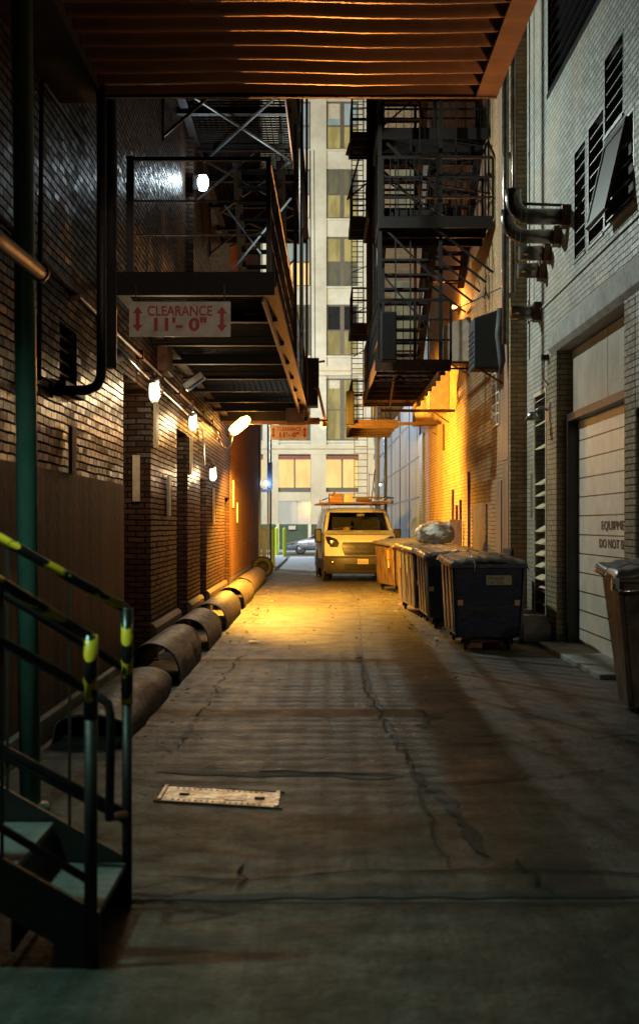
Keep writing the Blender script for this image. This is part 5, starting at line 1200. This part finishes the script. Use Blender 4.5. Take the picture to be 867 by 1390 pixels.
for (x0, x1) in bays:
    sw = MB().box(x0-.04, x1+.0, FY+.3, FY+.32, 3.75, 5.92).build('shop_transom', 'w_gold', fc)
    MB().box((x0+x1)/2-.05, (x0+x1)/2+.05, FY+.2, FY+.299, 3.75, 5.92).box(x0-.04, x1, FY+.22, FY+.299, 3.75, 4.05).build('mullion', 'frame', sw)
    MB().box(x0-.05, x1+.01, FY+.02, FY+.4, 5.921, 6.15).build('red_band', 'redband', fc)
    MB().box(x0-.05, x1+.01, FY-.1, FY+.25, 3.15, 3.74).build('shop_fascia', 'stonewarm', fc)
    so = MB().box(x0-.05, x1+.01, FY+.3, FY+.32, 1.6, 3.14).build('shop_window', 'w_white', fc)
    MB().box((x0+x1)/2+.1, (x0+x1)/2+.2, FY+.2, FY+.299, 1.6, 3.14).build('mullion', 'stonewarm', so)
    MB().box(x0-.05, x1+.01, FY+.05, FY+.4, .02, 1.59).build('stall_riser', 'frame', fc)
fn = thing('screened_fence', 'dark green screened fence in front of the shop windows across the street', 'fence', (0, 85.5, 0), world=True)
MB().box(-12, 12, 85.5, 85.54, .05, 1.62).build('screen', 'grass', fn)
for x in (-9, -6, -2.6, -.55, 2, 5, 9): MB().box(x-.1, x+.1, 85.42, 85.49, .02, 1.65).build('post', 'stonewarm', fn)
tag(MB().box(-1.9, -1.45, 85.3, 85.36, 1.28, 1.52).build('fence_notice', 'signwhite'), 'small white notice on the green screened fence', 'sign')
# street lamps (outside the frame, they light the street)
def street_lamp(x, y, h, power, col, lab):
    t = thing('street_lamp', lab, 'street lamp', (x, y, .0), group='tall street lamps along the road')
    MB().tube([(0, 0, 0), (0, 0, h)], [.1, .06], 10).build('pole', 'steel', t)
    MB().bar((0, 0, h), (0, 1.2, h+.1), .07).box(-.15, .15, 1.0, 1.7, h+.0, h+.12).build('arm', 'steel', t)
    MB().box(-.12, .12, 1.1, 1.6, h-.05, h-.001).build('lamp_glass', 'e_white', t)
    plight('street_light', (x, y+1.35, h-.25), power, col, .25)
street_lamp(-11, 65.0, 10, P_STREET, (.72, .86, 1), 'street lamp on the pavement out past the left corner')
street_lamp(11, 65.2, 11, P_STREET*.5, (1, .84, .52), 'street lamp on the pavement out past the right corner')
rf = thing('added_roof_floodlight', 'added unseen floodlight high on the corner roof aimed at the pale facade', 'lamp', (-8, 46.5, 24), world=True)  # added out of view to brighten the upper facade
MB().box(-8.3, -7.7, 46.01, 46.5, 23.8, 24.3).build('housing', 'steel', rf); 
plight('added_facade_light', (-8, 47.0, 24), P_ROOF, (1, .96, .80), .3, 100, (.22, 1, -.2), .6)
# car on the street
car = thing('parked_car', 'silver blue saloon car crossing the end of the alley behind the bollards', 'car', (.45, 76, -.1))
prof = [(-2.3, .35, .60, .80), (-2.22, .62, .80, .84), (-1.5, .80, .88, .88), (-1.05, .9, .9, .88), (-.35, 1.36, .9, .62), (.7, 1.40, .9, .62), (1.5, 1.02, .9, .70), (2.1, .95, .88, .84), (2.28, .55, .84, .8)]
vs = []; 
for (x, zt, wb_, wt) in prof:
    zb_ = min(.86, zt-.03)
    half = [(0, zt), (wt*.8, zt-.01), (wt, zt-.05), (wb_, min(zb_, .86)), (wb_+.02, .55), (wb_-.02, .25), (0, .22)]
    ring = [(x, -w_, z) for w_, z in half] + [(x, w_, z) for w_, z in reversed(half[1:-1])]
    vs += ring
n = 12; fs = [(i*n+k, i*n+(k+1) % n, (i+1)*n+(k+1) % n, (i+1)*n+k) for i in range(len(prof)-1) for k in range(n)] + [tuple(range(n)), tuple(range((len(prof)-1)*n, len(prof)*n))]
MB().add(vs, fs, True).build('body', 'carpaint', car)
MB().add([(-.93, -.86, .93), (.0, -.89, .93), (.0, -.66, 1.33), (-.38, -.66, 1.32)], [(0,1,2,3)]).add([(.06, -.89, .93), (1.3, -.86, .95), (.78, -.66, 1.34), (.06, -.66, 1.33)], [(0,1,2,3)]).build('side_window', 'w_dark', car, solid=.01)
MB().box(-2.30, -2.2, -.80, -.5, .60, .70).build('headlight', 'chrome', car)
for x in (-1.45, 1.4):
    for y in (-.80, .80):
        q = torus(.23, .09, (x, y, .32)).build('wheel', 'rubber', car); MB().lathe([(0, -.08), (.2, -.07), (.21, 0), (.21, .08), (0, .08)], (x, y, .32), 16, 'y').build('rim', 'galv', q)
